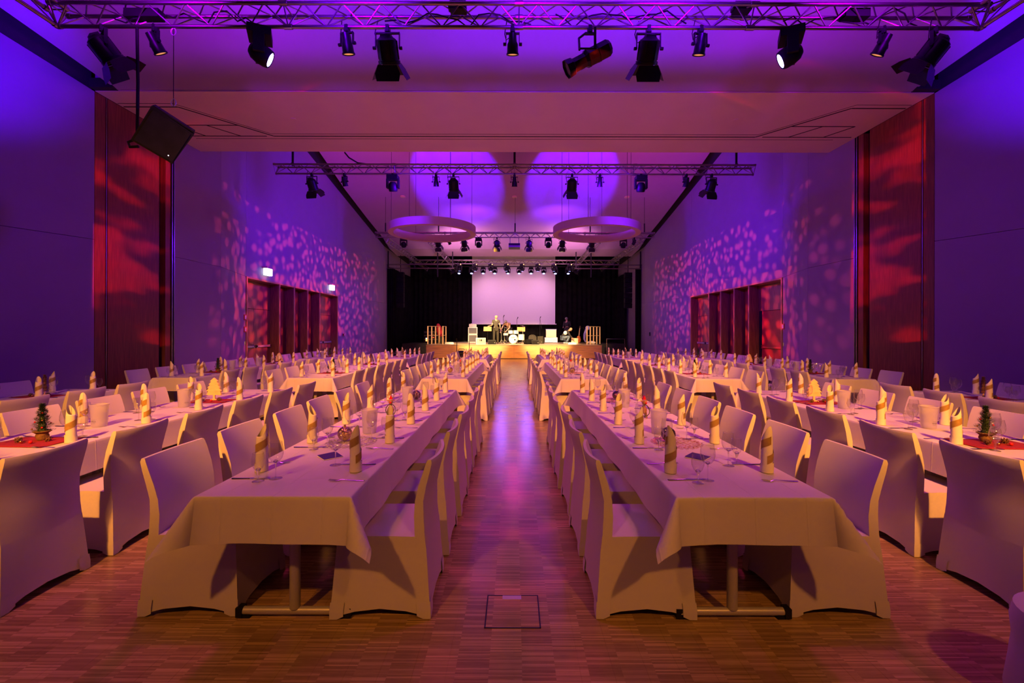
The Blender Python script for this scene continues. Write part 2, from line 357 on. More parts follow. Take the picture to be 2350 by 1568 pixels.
def ob(name, data, parent=None, loc=None):
    o = bpy.data.objects.new(name, data); COL.objects.link(o)
    if parent: o.parent = parent
    if loc is not None: o.location = loc
    return o
def tag(o, label=None, cat=None, group=None, kind=None):
    if label: o['label'] = label
    if cat: o['category'] = cat
    if group: o['group'] = group
    if kind: o['kind'] = kind
    return o
def empty(name, loc=(0, 0, 0), rz=0):
    o = bpy.data.objects.new(name, None); COL.objects.link(o); o.location = loc; o.rotation_euler = (0, 0, rz)
    o.empty_display_size = .05; return o
KIDS = {}
def children(o): return [c for c in bpy.data.objects if c.parent == o] if o.name not in KIDS else KIDS[o.name]
def snap(root):
    """remember the part tree of a prototype so that copies need no search"""
    def rec(o): return (o, [rec(c) for c in o.children])
    return rec(root)
def clone(tree, parent=None, loc=None, rot=None):
    o, ch = tree
    c = o.copy(); COL.objects.link(c); c.parent = parent
    if loc is not None: c.location = loc
    if rot is not None: c.rotation_euler = rot
    for k in ch: clone(k, c)
    return c
class Proto:
    """the first placing moves the prototype itself, later ones copy it with all its parts"""
    def __init__(s, root): s.t = snap(root); s.used = False
    def place(s, loc, rot=(0, 0, 0), label=None, cat=None, group=None):
        if not s.used: o = s.t[0]; s.used = True; o.location = loc; o.rotation_euler = rot
        else: o = clone(s.t, None, loc, rot)
        return tag(o, label, cat, group)
def struct(o, label=None): o['kind'] = 'structure'; return tag(o, label)
ORD = ['first', 'second', 'third', 'fourth', 'fifth', 'sixth', 'seventh', 'eighth', 'ninth', 'tenth', 'eleventh', 'twelfth', 'thirteenth', 'fourteenth']

# ------------------------------------------------------------------ floor
fl = MB().bx(-11, 11, -5, 34, -.12, -.0018).build('floor', M['parquet']); struct(fl)
hole = (-.155, .145, 2.40, 2.70)
blk = MB().box((0, 0, -.0009), (.1532, .1492, .0018)).mesh('parquet_block', M['parquet'])
nx = math.floor(-8.2 / .154)
blocks = []
import struct as _st
for ix in range(nx, -nx):
    x = ix * .154 + .077
    o_ = ((ix * 7919) % 13) / 13 * .15
    for iy in range(-2, 60):
        y = 1.85 + iy * .15 + o_
        if y > 8.0 or y < 1.75 or abs(x) > y * 1.2 + .2: continue
        blocks.append((y * y + x * x * .6, x, y))
blocks.sort()
near = []; rest = []
for q in blocks:
    x, y = q[1], q[2]
    if hole[0] - .08 < x < hole[1] + .08 and hole[2] - .08 < y < hole[3] + .08: rest.append(q); continue
    (near if (len(near) < 290 and y > 2.02 and abs(x) < y * 1.15) else rest).append(q)
for _, x, y in near: ob('parquet_block', blk, fl, (x, y, 0))
mb = MB()
for _, x, y in rest:
    mb.add([(x - .0766, y - .0746, 0), (x + .0766, y - .0746, 0), (x + .0766, y + .0746, 0), (x - .0766, y + .0746, 0),
            (x - .0766, y - .0746, -.0018), (x + .0766, y - .0746, -.0018), (x + .0766, y + .0746, -.0018), (x - .0766, y + .0746, -.0018)],
           [(0, 1, 2, 3), (0, 4, 5, 1), (1, 5, 6, 2), (2, 6, 7, 3), (3, 7, 4, 0)])
o = mb.build('parquet_field', M['parquet'], fl); o['kind'] = 'stuff'
hx0, hx1, hy0, hy1 = hole
t = empty('floor_box', ((hx0 + hx1) / 2, (hy0 + hy1) / 2, 0)); tag(t, 'square floor socket hatch with thin metal frame in aisle', 'floor hatch')
fr = MB()
for a in ((hx0, hx1, hy0, hy0 + .006), (hx0, hx1, hy1 - .006, hy1), (hx0, hx0 + .006, hy0, hy1), (hx1 - .006, hx1, hy0, hy1)):
    fr.bx(a[0] - t.location.x, a[1] - t.location.x, a[2] - t.location.y, a[3] - t.location.y, .0002, .003)
fr.build('frame', M['black'], t)
MB().bx(-.142, .142, -.142, .142, .0002, .0018).build('lid', M['parquet'], t)
MB().bx(-.06, .05, .105, .143, .0015, .004).build('handle', M['steel'], t)

# ------------------------------------------------------------------ side walls
HJ = 3.15; WT = 9.2
PLAN = [(10.4, -3.0), (9.4, 2.3), (7.80, 6.8), (7.31, 7.92)]
PLAN2 = [(7.30, 9.78), (7.29, 11.3), (7.83, 13.28)]
PLAN3 = [(7.95, 20.45), (7.40, 25.8), (7.40, 32.4)]
def panel(mb, a, b, s, z0, z1, g=.006, th=.05, z1b=None):
    ax, ay = a; bx_, by = b
    d = Vector((bx_ - ax, by - ay)); L_ = d.length; d /= L_; n = Vector((d.y, -d.x))   # pushes away from the hall for s=+1
    if n.x < 0: n = -n
    p = [Vector(a) + d * g, Vector(b) - d * g, Vector(b) - d * g + n * th, Vector(a) + d * g + n * th]
    z1b = z1 if z1b is None else z1b
    vs_ = [(s * q.x, q.y, z0 + g) for q in p] + [(s * q.x, q.y, z - g) for q, z in zip(p, (z1, z1b, z1b, z1))]
    mb.add(vs_, [(0, 1, 2, 3), (7, 6, 5, 4), (0, 4, 5, 1), (1, 5, 6, 2), (2, 6, 7, 3), (3, 7, 4, 0)])
def wtop(y):
    if y < 7.95: return min(8.3, 5.73 + .32 * (7.92 - y))
    pts = [(7.95, 9.0), (14.6, 9.0), (17.9, 8.63), (20.5, 7.91), (24.9, 6.70), (25.9, 6.35), (27.2, 6.2), (34, 6.2)]
    for (a, za), (b, zb) in zip(pts, pts[1:]):
        if a <= y <= b: return za + (zb - za) * (y - a) / (b - a)
for s, side in ((-1, 'left'), (1, 'right')):
    back = MB()
    for pl in (PLAN, PLAN2, PLAN3):
        for a, b in zip(pl, pl[1:]):
            panel(back, (a[0] + .06, a[1]), (b[0] + .06, b[1]), s, -.02, WT, 0, .2)
    panel(back, (7.83 + .06, 13.28), (7.95 + .06, 20.45), s, HJ + .02, WT, 0, .5)
    wl = back.build('wall_' + side, M['void']); struct(wl)  # near-black above the panels paints the unlit ceiling gap dark
    for pl in (PLAN, PLAN2, PLAN3):
        for i, (a, b) in enumerate(zip(pl, pl[1:])):
            for z0, z1 in ((0, HJ), (HJ, WT)):
                m_ = MB(); joint = .004 if pl is not PLAN2 else .002
                tz = (wtop(a[1]), wtop(b[1])) if z1 == WT else (z1, z1)
                panel(m_, a, b, s, z0, tz[0], .004, .05, tz[1]); m_.build('wall_panel', M['plaster'], wl)
    m_ = MB(); panel(m_, (7.83, 13.28), (7.95, 20.45), s, HJ, wtop(13.28), .004, .05, wtop(20.45)); m_.build('wall_panel', M['plaster'], wl)
    # timber pocket of the folding partition
    tb = MB().bx(s * 7.42, s * 7.6, 7.92, 9.78, 0, 5.73).build('trim_1', M['void']); struct(tb)
    for y0, y1, x, mm in ((7.925, 8.13, 7.31, 'timber'), (8.18, 9.36, 7.31, 'timber'), (9.53, 9.67, 7.31, 'timber')):
        MB().bx(s * x, s * 7.44, y0, y1, 0.01, 5.725).build('timber_panel', M[mm], tb)
    MB().bx(s * 7.30, s * 7.43, 8.135, 8.15, 0, 5.72).build('edge_strip', M['alu'], tb)
    MB().bx(s * 7.29, s * 7.43, 9.685, 9.71, 0, 5.72).build('edge_strip', M['alu'], tb)
    MB().bx(s * 7.29, s * 7.43, 9.745, 9.77, 0, 5.72).build('edge_strip', M['alu'], tb)
    # door niches
    ys = [13.28, 15.2, 16.25, 17.35, 18.45, 20.42]
    dn = 1 if s < 0 else 3
    X = lambda y: 7.83 + (y - 13.28) * .12 / 7.17
    for k, (y0, y1) in enumerate(zip(ys, ys[1:])):
        xa = X(y0); xb = X(y1); rec = .32
        big = k in (0, 4)
        nm = MB()
        nm.bx(s * (xa + rec + .03), s * (xa + rec + .12), y0, y1, 0, HJ)
        if big:
            dr = empty('door_%d' % (dn + (k == 4)), (0, 0, 0)); struct(dr)
            red = (s > 0 and k == 0)
            lf = M['reddoor'] if red else M['door']
            MB().bx(s * (xa + rec), s * (xa + rec + .05), y0 + .03, y1 - .03, 2.25, HJ - .04).build('transom_panel', M['door'], dr)
            ym = (y0 + y1) / 2
            lv = [(y0 + .03, ym - .004), (ym + .004, y1 - .03)]
            for q, (a, b) in enumerate(lv):
                if red:
                    if q == 1: continue
                    a, b = y0 + .03, y1 - .25
                l_ = MB().bx(s * (xa + rec), s * (xa + rec + .05), a, b, .01, 2.235).build('door_leaf', lf, dr)
                hb = MB(); hb.bx(s * (xa + rec - .07), s * (xa + rec - .035), a + .06, b - .06, 1.04, 1.1)
                hb.bx(s * (xa + rec - .07), s * (xa + rec), a + .06, a + .1, 1.02, 1.12).bx(s * (xa + rec - .07), s * (xa + rec), b - .1, b - .06, 1.02, 1.12)
                hb.build('panic_bar', M['reddoor'] if red else M['steel'], l_)
            if red: nm2 = MB().bx(s * (xa + rec + .02), s * (xa + rec + .06), y1 - .24, y1 - .03, 0, 2.24).build('dark_gap', M['void'], dr)
        else:
            MB().bx(s * (xa + rec), s * (xa + rec + .05), y0 + .01, y1 - .01, .01, HJ - .04).build('niche_panel', M['timber'], wl)
        nm.build('niche_back', M['void'], wl)
    fr_ = empty('trim_2', (0, 0, 0)); struct(fr_)
    for k, y in enumerate(ys):
        xa = X(y)
        MB().bx(s * (xa - .02), s * (xa + .40), y - .02, y + .02, 0, HJ).build('reveal', M['door'], fr_)
        MB().bx(s * (xa - .035), s * (xa + .0), y - .026, y + .026, 0, HJ).build('casing', M['timber_edge'], fr_)
    hd = MB(); a = X(13.25) ; b = X(20.45)
    hd.add([(s * (a - .035), 13.25, HJ - .05), (s * (b - .035), 20.45, HJ - .05), (s * (b + .45), 20.45, HJ - .05), (s * (a + .45), 13.25, HJ - .05),
            (s * (a - .035), 13.25, HJ + .0), (s * (b - .035), 20.45, HJ + .0), (s * (b + .45), 20.45, HJ + .0), (s * (a + .45), 13.25, HJ + .0)],
           [(0, 1, 2, 3), (7, 6, 5, 4), (0, 4, 5, 1), (1, 5, 6, 2), (2, 6, 7, 3), (3, 7, 4, 0)])
    hd.build('casing', M['timber_edge'], fr_)

# exit lamps, call points, wall labels
for k, (px, py) in enumerate(((607, 624), (755, 660))):
    d = (14.3, 19.55)[k]; p = P(px, py, d); x = -(7.83 + (d - 13.28) * .12 / 7.17)
    t = empty('exit_sign', (x, d, p.z)); tag(t, ('lit white exit sign above the nearer left wall doors', 'lit white exit sign above the far left wall doors')[k], 'exit sign')
    MB().bx(.05, .16, -.16, .16, -.12, .10).build('lit_panel', M['exit'], t)
    MB().bx(0, .17, -.17, .17, .10, .15).build('housing', M['exitcap'], t)
    MB().bx(0, .06, -.03, .03, .0, .10).build('bracket', M['exitcap'], t)
for (sx, y, z, dz, mm, nm_, lb, ct) in ((-1, 13.14, 1.95, .16, 'fireRed', 'call_point', 'upper red call point beside the nearer left doors', 'alarm'),
        (-1, 13.14, 1.60, .16, 'fireRed', 'call_point', 'lower red call point beside the nearer left doors', 'alarm'),
        (1, 13.14, 1.72, .16, 'fireRed', 'call_point', 'red call point beside the open right hand door', 'alarm'),
        (-1, 21.0, 1.38, .1, 'fireRed', 'wall_lamp', 'tiny red wall lamp beyond the far left doors', 'lamp'),
        (1, 25.0, 1.42, .2, 'lensoff', 'wall_display', 'small dark touch display on right wall near stage', 'display')):
    if y < 14: x = 7.31 + (y - 11.3) * .54 / 1.98 - .03
    else: x = 7.95 - (y - 20.45) * .55 / 5.35 - .03
    t = empty(nm_, (sx * x, y, z)); tag(t, lb, ct)
    MB().bx(-.02, .02, -.06, .06, -dz / 2, dz / 2).build('housing', M[mm], t)
    MB().bx(-.026 if sx > 0 else .018, -.018 if sx > 0 else .026, -.035, .035, -dz / 3, dz / 3).build('face_plate', M['paper'] if mm != 'lensoff' else M['glass'], t)
for sx in (-1, 1):
    for q in range(3):
        y = 13.14; x = 7.31 + (y - 11.3) * .54 / 1.98 - .01
        o = MB().bx(sx * x - .012, sx * x + .012, y - .05, y + .05, (2.42, 2.2, 1.2)[q] - .05, (2.42, 2.2, 1.2)[q] + .06).build('wall_switch', M['alu'])
        tag(o, ('highest', 'middle', 'lowest')[q] + ' small switch plate on %s wall before the doors' % ('left' if sx < 0 else 'right'), 'switch')

# ------------------------------------------------------------------ ceilings
def slab(name, prof, xs, m, th=.12, parent=None):
    mb = MB()
    for (y0, z0), (y1, z1), (x0, x1) in zip(prof, prof[1:], xs):
        mb = MB()
        mb.add([(-x0, y0, z0), (x0, y0, z0), (x1, y1, z1), (-x1, y1, z1), (-x0, y0, z0 + th), (x0, y0, z0 + th), (x1, y1, z1 + th), (-x1, y1, z1 + th)],
               [(0, 1, 2, 3), (7, 6, 5, 4), (0, 4, 5, 1), (1, 5, 6, 2), (2, 6, 7, 3), (3, 7, 4, 0)])
        mb.build('ceiling_panel', m, parent)
cl = MB().bx(-11, 11, -4, 34, WT, WT + .2).build('ceiling', M['void']); struct(cl)
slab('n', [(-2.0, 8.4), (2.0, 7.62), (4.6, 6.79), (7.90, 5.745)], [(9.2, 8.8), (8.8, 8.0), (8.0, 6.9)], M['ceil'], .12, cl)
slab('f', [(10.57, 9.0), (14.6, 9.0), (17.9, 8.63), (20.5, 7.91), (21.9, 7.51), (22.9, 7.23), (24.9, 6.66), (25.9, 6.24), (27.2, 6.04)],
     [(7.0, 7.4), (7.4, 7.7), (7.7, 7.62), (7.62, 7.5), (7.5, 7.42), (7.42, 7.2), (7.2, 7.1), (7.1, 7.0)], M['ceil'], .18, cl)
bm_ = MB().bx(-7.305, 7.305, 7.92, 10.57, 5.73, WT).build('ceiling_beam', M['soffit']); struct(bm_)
tr = MB()
def strip(x0, y0, x1, y1, wdt=.03):
    d = Vector((x1 - x0, y1 - y0, 0)); L_ = d.length; a = math.atan2(d.y, d.x)
    tr.box(((x0 + x1) / 2, (y0 + y1) / 2, 5.7295), (L_, wdt, .004), Matrix.Rotation(a, 3, 'Z'))
for s in (-1, 1):
    for e, wd in ((0, .035), (.13, .012)):
        y0 = 9.73 - e * .9; y1 = 8.47 - e
        strip(0, y0 + (e and .0), s * 5.15, y0, wd); strip(s * 5.15, y0, s * 6.27, y1, wd); strip(s * 6.27, y1, s * 7.28, y1, wd)
    strip(0, 9.86, s * 6.9, 9.86, .012)
    strip(s * 5.6, 9.22, s * 6.9, 9.22); strip(s * 6.25, 9.22, s * 5.85, 9.73); strip(s * 5.3, 9.73, s * 7.2, 9.73); strip(s * 6.9, 9.22, s * 6.6, 9.73)
    MB().lathe([(.0, 0), (.055, 0), (.05, .01)], 16, (s * 4.35, 8.95, 5.722)).build('ceiling_disc', M['soffit'], bm_)
tr.build('partition_track', M['void'], bm_)
for s in (-1, 1): MB().bx(s * 6.9, s * 7.3, 7.80, 7.93, 5.74, 5.9).build('gap_shade_block', M['void'], bm_)  # dark blocks added to paint the shade in the ceiling gap
for k, (px, py) in enumerate(((924, 466), (1180, 468), (1438, 468))):
    d = 21.0; p = P(px, py, d); p.z = 7.765
    o = MB().lathe([(0, 0), (.11, 0), (.12, .03), (.12, .06)], 16, (0, 0, -.03)).build('smoke_detector', M['cream'], None, False, (p.x, d, p.z))
    tag(o, ('left', 'middle', 'right')[k] + ' round ceiling detector disc beyond the ring lamps', 'detector')
wb = MB().bx(-11, 11, 33.4, 33.7, 0, WT).build('wall_back', M['void']); struct(wb)
wf = MB().bx(-11, 11, -3.3, -3.1, 0, WT).build('wall_front', M['plaster']); struct(wf)
# ------------------------------------------------------------------ prototypes of the banquet
ZT = .745
def smooth_grid(mb, pts): mb.grid(pts)

def make_chair():
    t = empty('banquet_chair')
    # backrest: closed, curved in plan, leaning back at the top
    lv = [(.36, .030, .088, .236), (.45, .040, .094, .234), (.55, .046, .098, .234), (.635, .047, .092, .238), (.72, .030, .072, .243), (.80, .010, .046, .246), (.845, .000, .030, .245), (.862, .004, .022, .241)]
    n = 8; mb = MB(); out = []; inn = []
    for z, xo, xi, w_ in lv:
        bulge = .03 * min(1, max(0, (z - .3) / .25))
        out.append([(xo - bulge * (1 - (2 * j / n - 1) ** 2) + .0 - .27, w_ * (2 * j / n - 1), z - (0.006 * (1 - (2 * j / n - 1) ** 2) if z > .84 else 0)) for j in range(n + 1)])
        inn.append([(xi - bulge * (1 - (2 * j / n - 1) ** 2) - .27, w_ * (2 * j / n - 1), z - (0.006 * (1 - (2 * j / n - 1) ** 2) if z > .84 else 0)) for j in range(n + 1)])
    mb.grid(out); mb.grid(inn); mb.grid([out[-1], inn[-1]]); mb.grid([out[0], inn[0]])
    mb.grid([[r[0] for r in out], [r[0] for r in inn]]); mb.grid([[r[-1] for r in out], [r[-1] for r in inn]])
    mb.build('backrest', M['cover'], t, 50)
    # seat pad
    mb = MB(); rows = []
    for x, z in ((.088, .442), (.2, .446), (.35, .447), (.47, .445), (.508, .440), (.518, .428), (.520, .372)):
        rows.append([(x - .27, y, z - (.004 if abs(y) > .22 else 0)) for y in (-.236, -.225, -.1, 0, .1, .225, .236)])
    mb.grid(rows)
    for sy in (-1, 1): mb.add([(r[0 if sy < 0 else -1]) for r in rows] + [(.085 - .27, sy * .236, .372)], [tuple(range(len(rows) + 1))])
    mb.build('seat', M['cover'], t, 35)
    # skirt, flaring to the feet, with an arched hem between them
    path = [(.03, -1), (.15, -1), (.28, -1), (.40, -1), (.52, -1), (.52, -.5), (.52, 0), (.52, .5), (.52, 1), (.40, 1), (.28, 1), (.15, 1), (.03, 1), (.03, .5), (.03, 0), (.03, -.5)]
    rows = []
    for k in range(6):
        f = k / 5; row = []
        for x, yy in path + path[:1]:
            corner = (x < .05 or x > .5) and abs(yy) > .9
            mid = 1 if not corner else 0
            arch = {(.28): 1, (.15): .7, (.40): .7}.get(x, 1 if yy == 0 else .75) if mid else 0
            zb = .012 + .042 * arch
            z = .376 - (.376 - zb) * f
            w_ = .236 + .026 * f
            xx = .28 + (x - .28) * (1 + .11 * f) - (.0065 * (1 - yy * yy) * (1 - f) if x < .05 else 0)
            pull = -.010 * arch * math.sin(PI * f * .5)
            y = yy * w_
            if abs(yy) == 1: y += math.copysign(1, yy) * pull
            if x < .05 and abs(yy) < 1: xx -= pull
            if x > .5 and abs(yy) < 1: xx += pull
            row.append((xx - .27, y, z))
        rows.append(row)
    mb = MB().grid(rows); mb.build('skirt', M['cover'], t, 40)
    for sx in (0, 1):
        for sy in (-1, 1):
            cx = (.28 + (.52 - .28) * 1.105 if sx else .28 - .25 * 1.105) - .27; cy = sy * .261
            dx = -1 if sx else 1
            m_ = MB()
            pts = []
            for q, (ax, ay) in enumerate(((.075, 0), (.04, .0), (.0, 0), (0, .04), (0, .075))):
                ox = cx + dx * ax - dx * .003; oy = cy - sy * ay + sy * .003
                h = .095
                pts.append([(ox, oy, .004 + (.016 if q in (0, 4) else 0)), (ox, oy, .05), (ox + dx * .004, oy - sy * .004, h)])
            m_.grid(pts); m_.build('foot_pocket', M['cover'], t, 60)
    return t

def lathe_thing(name, prof, m, n=20, **k):
    return MB().lathe(prof, n, **k).build(name, m, None, True)

def make_napkin():
    t = empty('rolled_napkin')
    n = 26; turns = 1.12; rows = []
    top = lambda a: .202 + .068 * (.5 + .5 * math.cos(a - .6)) ** 1.8
    for i in range(n + 1):
        a = turns * 2 * PI * i / n; r = .030 + .0035 * i / n
        rows.append([(r * q * math.cos(a), r * q * math.sin(a), z) for z, q in ((0.002, 1), (.06, 1), (.12, .98), (.175, .94), (.2, .9), (max(.2, top(a) - .02) + .001, .84), (top(a) + .002, .74))])
    MB().grid(rows).build('napkin_roll', M['napkin'], t, True)
    rows = []
    for i in range(23):
        a = 2 * PI * i / 20 ; z0 = .052 + .105 * a / (2 * PI); r = .0345 - .0018 * i / 22
        zt = min(z0 + .048, top(a % (2 * PI)) - .002)
        if z0 > zt: break
        rows.append([(r * math.cos(a), r * math.sin(a), z0), (r * math.cos(a), r * math.sin(a), zt)])
    MB().grid(rows).build('gold_stripe', M['gold'], t, True)
    rows = []
    for i in range(21):
        a = 2 * PI * i / 20; rows.append([(.0358 * math.cos(a), .0358 * math.sin(a), 0.001), (.0362 * math.cos(a), .0362 * math.sin(a), .052 + .008 * math.sin(a))])
    MB().grid(rows).build('folded_cuff', M['napkin'], t, True)
    return t

def glass_thing(name, k=1.0, wine=True, parts=True, n=20):
    if wine:
        foot = [(.0, .003), (.020, .0025), (.034, .0), (.034, .0012), (.02, .004), (.004, .008)]
        stem = [(.0038, .008), (.003, .03), (.003, .07), (.0045, .088)]
        bowl = [(.0045, .088), (.020, .096), (.034, .115), (.040, .138), (.039, .165), (.034, .190), (.0315, .203), (.0322, .2040), (.0329, .2030), (.0322, .2015)]
    else:
        foot = [(.0, .003), (.018, .0025), (.031, .0), (.031, .0012), (.018, .004), (.005, .008)]
        stem = [(.005, .008), (.0045, .025), (.006, .045), (.010, .056)]
        bowl = [(.010, .056), (.024, .074), (.033, .098), (.0345, .118), (.031, .140), (.028, .154), (.0287, .155), (.0294, .154), (.0287, .1525)]
    if parts:
        t = empty(name)
        MB().lathe(foot, n).build('foot', M['glass'], t, True)
        heel = [(.010, stem[-1][1] + .004), (.013, stem[-1][1] + .010), (.008, stem[-1][1] + .016), (0, stem[-1][1] + .017)]
        MB().lathe([(0, .0065)] + stem + heel, 10).build('stem', M['solidglass'], t, True)
        MB().lathe(bowl, n).build('bowl', M['glass'], t, True)
        return t
    return MB().lathe(foot + stem[1:] + bowl[1:], 10).build(name, M['glass'], None, True)

def make_fork():
    mb = MB(); w_ = [(-.095, .0085, .0015), (-.06, .0065, .002), (-.01, .003, .005), (.03, .0026, .0075), (.045, .009, .004), (.06, .0115, .0015)]
    rows = []
    for x, h, z in w_: rows.append([(x, -h, z + .0005), (x, -h * .5, z + .0022), (x, h * .5, z + .0022), (x, h, z + .0005), (x, 0, z - .0008), (x, -h, z + .0005)])
    mb.grid(rows)
    for k in range(4):
        y = -.0095 + k * .0063
        mb.add([(.058, y - .0017, .0015), (.058, y + .0017, .0015), (.098, y + .0011, .0065), (.098, y - .0011, .0065), (.058, y - .0017, .0035), (.058, y + .0017, .0035), (.098, y + .0011, .008), (.098, y - .0011, .008)],
               [(0, 1, 2, 3), (4, 5, 6, 7), (0, 4, 5, 1), (1, 5, 6, 2), (2, 6, 7, 3), (3, 7, 4, 0)])
    return mb.build('fork', M['chrome'], None, 60)
def make_knife():
    t = empty('knife')
    MB().grid([[(x, -h, .0008), (x, -h * .6, .0045), (x, h * .6, .0045), (x, h, .0008), (x, 0, .0), (x, -h, .0008)] for x, h in ((-.105, .006), (-.1, .0085), (-.05, .007), (-.005, .0055))]).build('handle', M['chrome'], t, 60)
    MB().prism([(-.005, .0012), (.095, .0012), (.108, .0020), (.095, .0030), (-.005, .0038)], -.006, .0065).build('blade', M['chrome'], t)
    return t

def make_bucket():
    t = empty('ice_bucket'); t.scale = (.93, .93, .95)
    MB().lathe([(0, .003), (.052, .003), (.054, .0), (.057, .004), (.068, .19), (.070, .2), (.067, .2), (.064, .188), (.053, .008), (0, .008)], 28).build('bucket_wall', M['frost'], t, 35)
    MB().lathe([(.068, .190), (.073, .192), (.073, .2), (.068, .202)], 28).build('rim', M['frost'], t, 50)
    mb = MB(); pts = []                                # an unreadable little emblem with a swash, as on the photograph's bucket
    for q in range(13):
        a = -PI / 2 - .32 + .64 * q / 12; rr = .0602 + .0007
        pts.append((rr * math.cos(a), rr * math.sin(a), .052 + .006 * math.sin(q * 1.9)))
    mb.path(pts, .0009, 4)
    for zz in (.037, .068):
        pts = [((.0597 + (zz - .037) * .06 + .0007) * math.cos(-PI / 2 + a), (.0597 + (zz - .037) * .06 + .0007) * math.sin(-PI / 2 + a), zz) for a in (-.25, -.12, 0, .12, .25)]
        mb.path(pts, .0006, 4)
    mb.build('emblem', M['blackplastic'], t)
    return t
def make_ball(m):
    t = empty('ornament_ball')
    MB().ball((0, 0, .053), .053, 24, 16).build('mosaic_shell', m, t, True)
    MB().lathe([(.0, .118), (.008, .117), (.009, .104), (.009, .101)], 10).build('cap', M['brass'], t)
    return t
def make_doily(m):
    mb = MB(); rnd = random.Random(3)
    for ring, cnt in ((.025, 5), (.065, 10), (.105, 16), (.145, 21), (.165, 26)):
        for k in range(cnt):
            a = 2 * PI * k / cnt + ring * 9; cx = ring * math.cos(a); cy = ring * math.sin(a); rr = .022 + rnd.random() * .006
            pts = [(cx + rr * math.cos(2 * PI * q / 8), cy + rr * .8 * math.sin(2 * PI * q / 8 + .4), .0018 + .0012 * math.sin(q * 2 + k)) for q in range(9)]
            mb.path(pts, .0011, 3)
    return mb.build('wire_placemat', m)
def make_reindeer():
    t = empty('reindeer_figure')
    MB().ball((0, 0, .075), .03, 12, 8, (1.1, .8, 1.2)).build('body', M['brownfur'], t, True)
    MB().ball((0, -.022, .150), .024, 12, 8, (.85, 1.15, 1)).ball((-.024, -.01, .163), .010, 8, 6, (1.4, .5, .6)).ball((.024, -.01, .163), .010, 8, 6, (1.4, .5, .6)).tube((0, -.005, .1), (0, -.012, .14), .012).build('head', M['brownfur'], t, True)
    MB().ball((0, -.051, .148), .009, 10, 8).build('nose', M['redball'], t, True)
    a = MB()
    for s in (-1, 1):
        a.path([(s * .01, -.01, .17), (s * .022, -.008, .19), (s * .03, -.01, .215), (s * .024, -.01, .23)], .0022, 5)
        a.path([(s * .022, -.008, .19), (s * .04, -.008, .197)], .002, 5); a.path([(s * .03, -.01, .213), (s * .048, -.01, .222)], .002, 5)
    a.build('antlers', M['bark'], t)
    for sx in (-1, 1):
        for sy in (-1, 1): MB().tube((sx * .02, sy * .012, .06), (sx * .026, sy * .018, .0), .006, 6).build('leg', M['brownfur'], t)
    MB().path([(.045 * math.cos(k * PI / 6), -.03 + .008 * math.sin(k), .075 + .055 * math.sin(k * PI / 6)) for k in range(13)], .004, 6).build('wreath', M['fir'], t)
    MB().prism([(-.017, .176), (.017, .176), (.002, .215)], -.02, .008).build('red_hat', M['redball'], t)
    return t
def make_fir(h=.26, w_=.085, m='fir', wild=.3, nn=3000, seed=2):
    rnd = random.Random(seed); t = empty('miniature_tree')
    MB().tube((0, 0, .04), (0, 0, h * .92), .006, 6, .002).build('stem', M['bark'], t)
    mb = MB()
    for k in range(nn):
        f = rnd.random() ** .8; z = .055 + (h - .06) * f
        rr = w_ * (1 - f) ** .85 * (.75 + .25 * math.sin(z * 130)) + .004; a = rnd.random() * 2 * PI
        q = .35 + .65 * rnd.random()
        p0 = Vector((rr * q * math.cos(a), rr * q * math.sin(a), z))
        d = Vector((math.cos(a + rnd.uniform(-.7, .7)), math.sin(a + rnd.uniform(-.7, .7)), rnd.uniform(-.1, .7))).normalized() * rnd.uniform(.014, .024)
        sdw = d.cross(Vector((0, 0, 1))).normalized() * .0021
        mb.add([p0 - sdw, p0 + sdw, p0 + d], [(0, 1, 2)])
    # solid inner crown so that the tree reads dense
    prof = []
    for q in range(13):
        f = q / 12; prof.append((w_ * .42 * (1 - f) ** .85 * (.8 + .2 * math.sin(q * 2.4)) + .001, .055 + (h - .075) * f))
    mb.lathe(prof, 12)
    o = mb.build('foliage', M[m], t); o['kind'] = 'stuff'
    if m == 'fir':
        MB().lathe([(.0, .0), (.030, .0), (.040, .025), (.034, .045), (.055, .062), (.045, .068), (.01, .06)], 14).build('burlap_pot', M['bark'], t, 50)
        for k in range(9):
            f = .1 + .09 * k; a = k * 2.1; rr = w_ * (1 - f) * .95
            MB().ball((rr * math.cos(a), rr * math.sin(a), .06 + (h - .08) * f), .0065, 8, 6).build('berry', M['redball' if k % 2 else 'goldball'], t, True)
    else:
        MB().lathe([(.0, .0), (.028, .0), (.026, .012), (.008, .016), (.008, .06)], 12).build('wooden_foot', M['plywood'], t)
    return t
def make_wood_tree():
    t = empty('wooden_tree')
    pts = [(0, .26)]
    n = 5
    right = []
    for k in range(n):
        w0 = .022 + .014 * k + .012; z0 = .26 - .038 * (k + 1)
        right += [(w0 + .012, z0), (w0 + .005, z0 - .006), (w0 - .008, z0 - .001)]
    right[-3:] = [(.085, .062), (.075, .054), (.03, .058)]
    poly = [(0, .262)] + right + [(.012, .058)] + [(-.012, .058)] + [(-x, z) for x, z in reversed(right)]
    MB().prism(poly, -.009, .009).build('tree_board', M['plywood'], t)
    MB().prism([(-.012, .01), (.012, .01), (.010, .06), (-.010, .06)], -.008, .008).build('trunk', M['plywood'], t)
    MB().bx(-.035, .035, -.02, .02, 0, .011).build('base', M['plywood'], t)
    return t
def make_cone():
    mb = MB().ball((0, 0, .017), .015, 8, 6, (1.4, 1, 1))
    for k in range(22):
        a = k * 2.4; x = -.02 + .04 * k / 21; r = .017 * math.sqrt(max(0, 1 - (x / .024) ** 2)) + .002
        mb.box((x, r * math.cos(a), .017 + r * math.sin(a)), (.006, .006, .006), Matrix.Rotation(a, 3, 'X'))
    return mb.build('pine_cone', M['cone'])
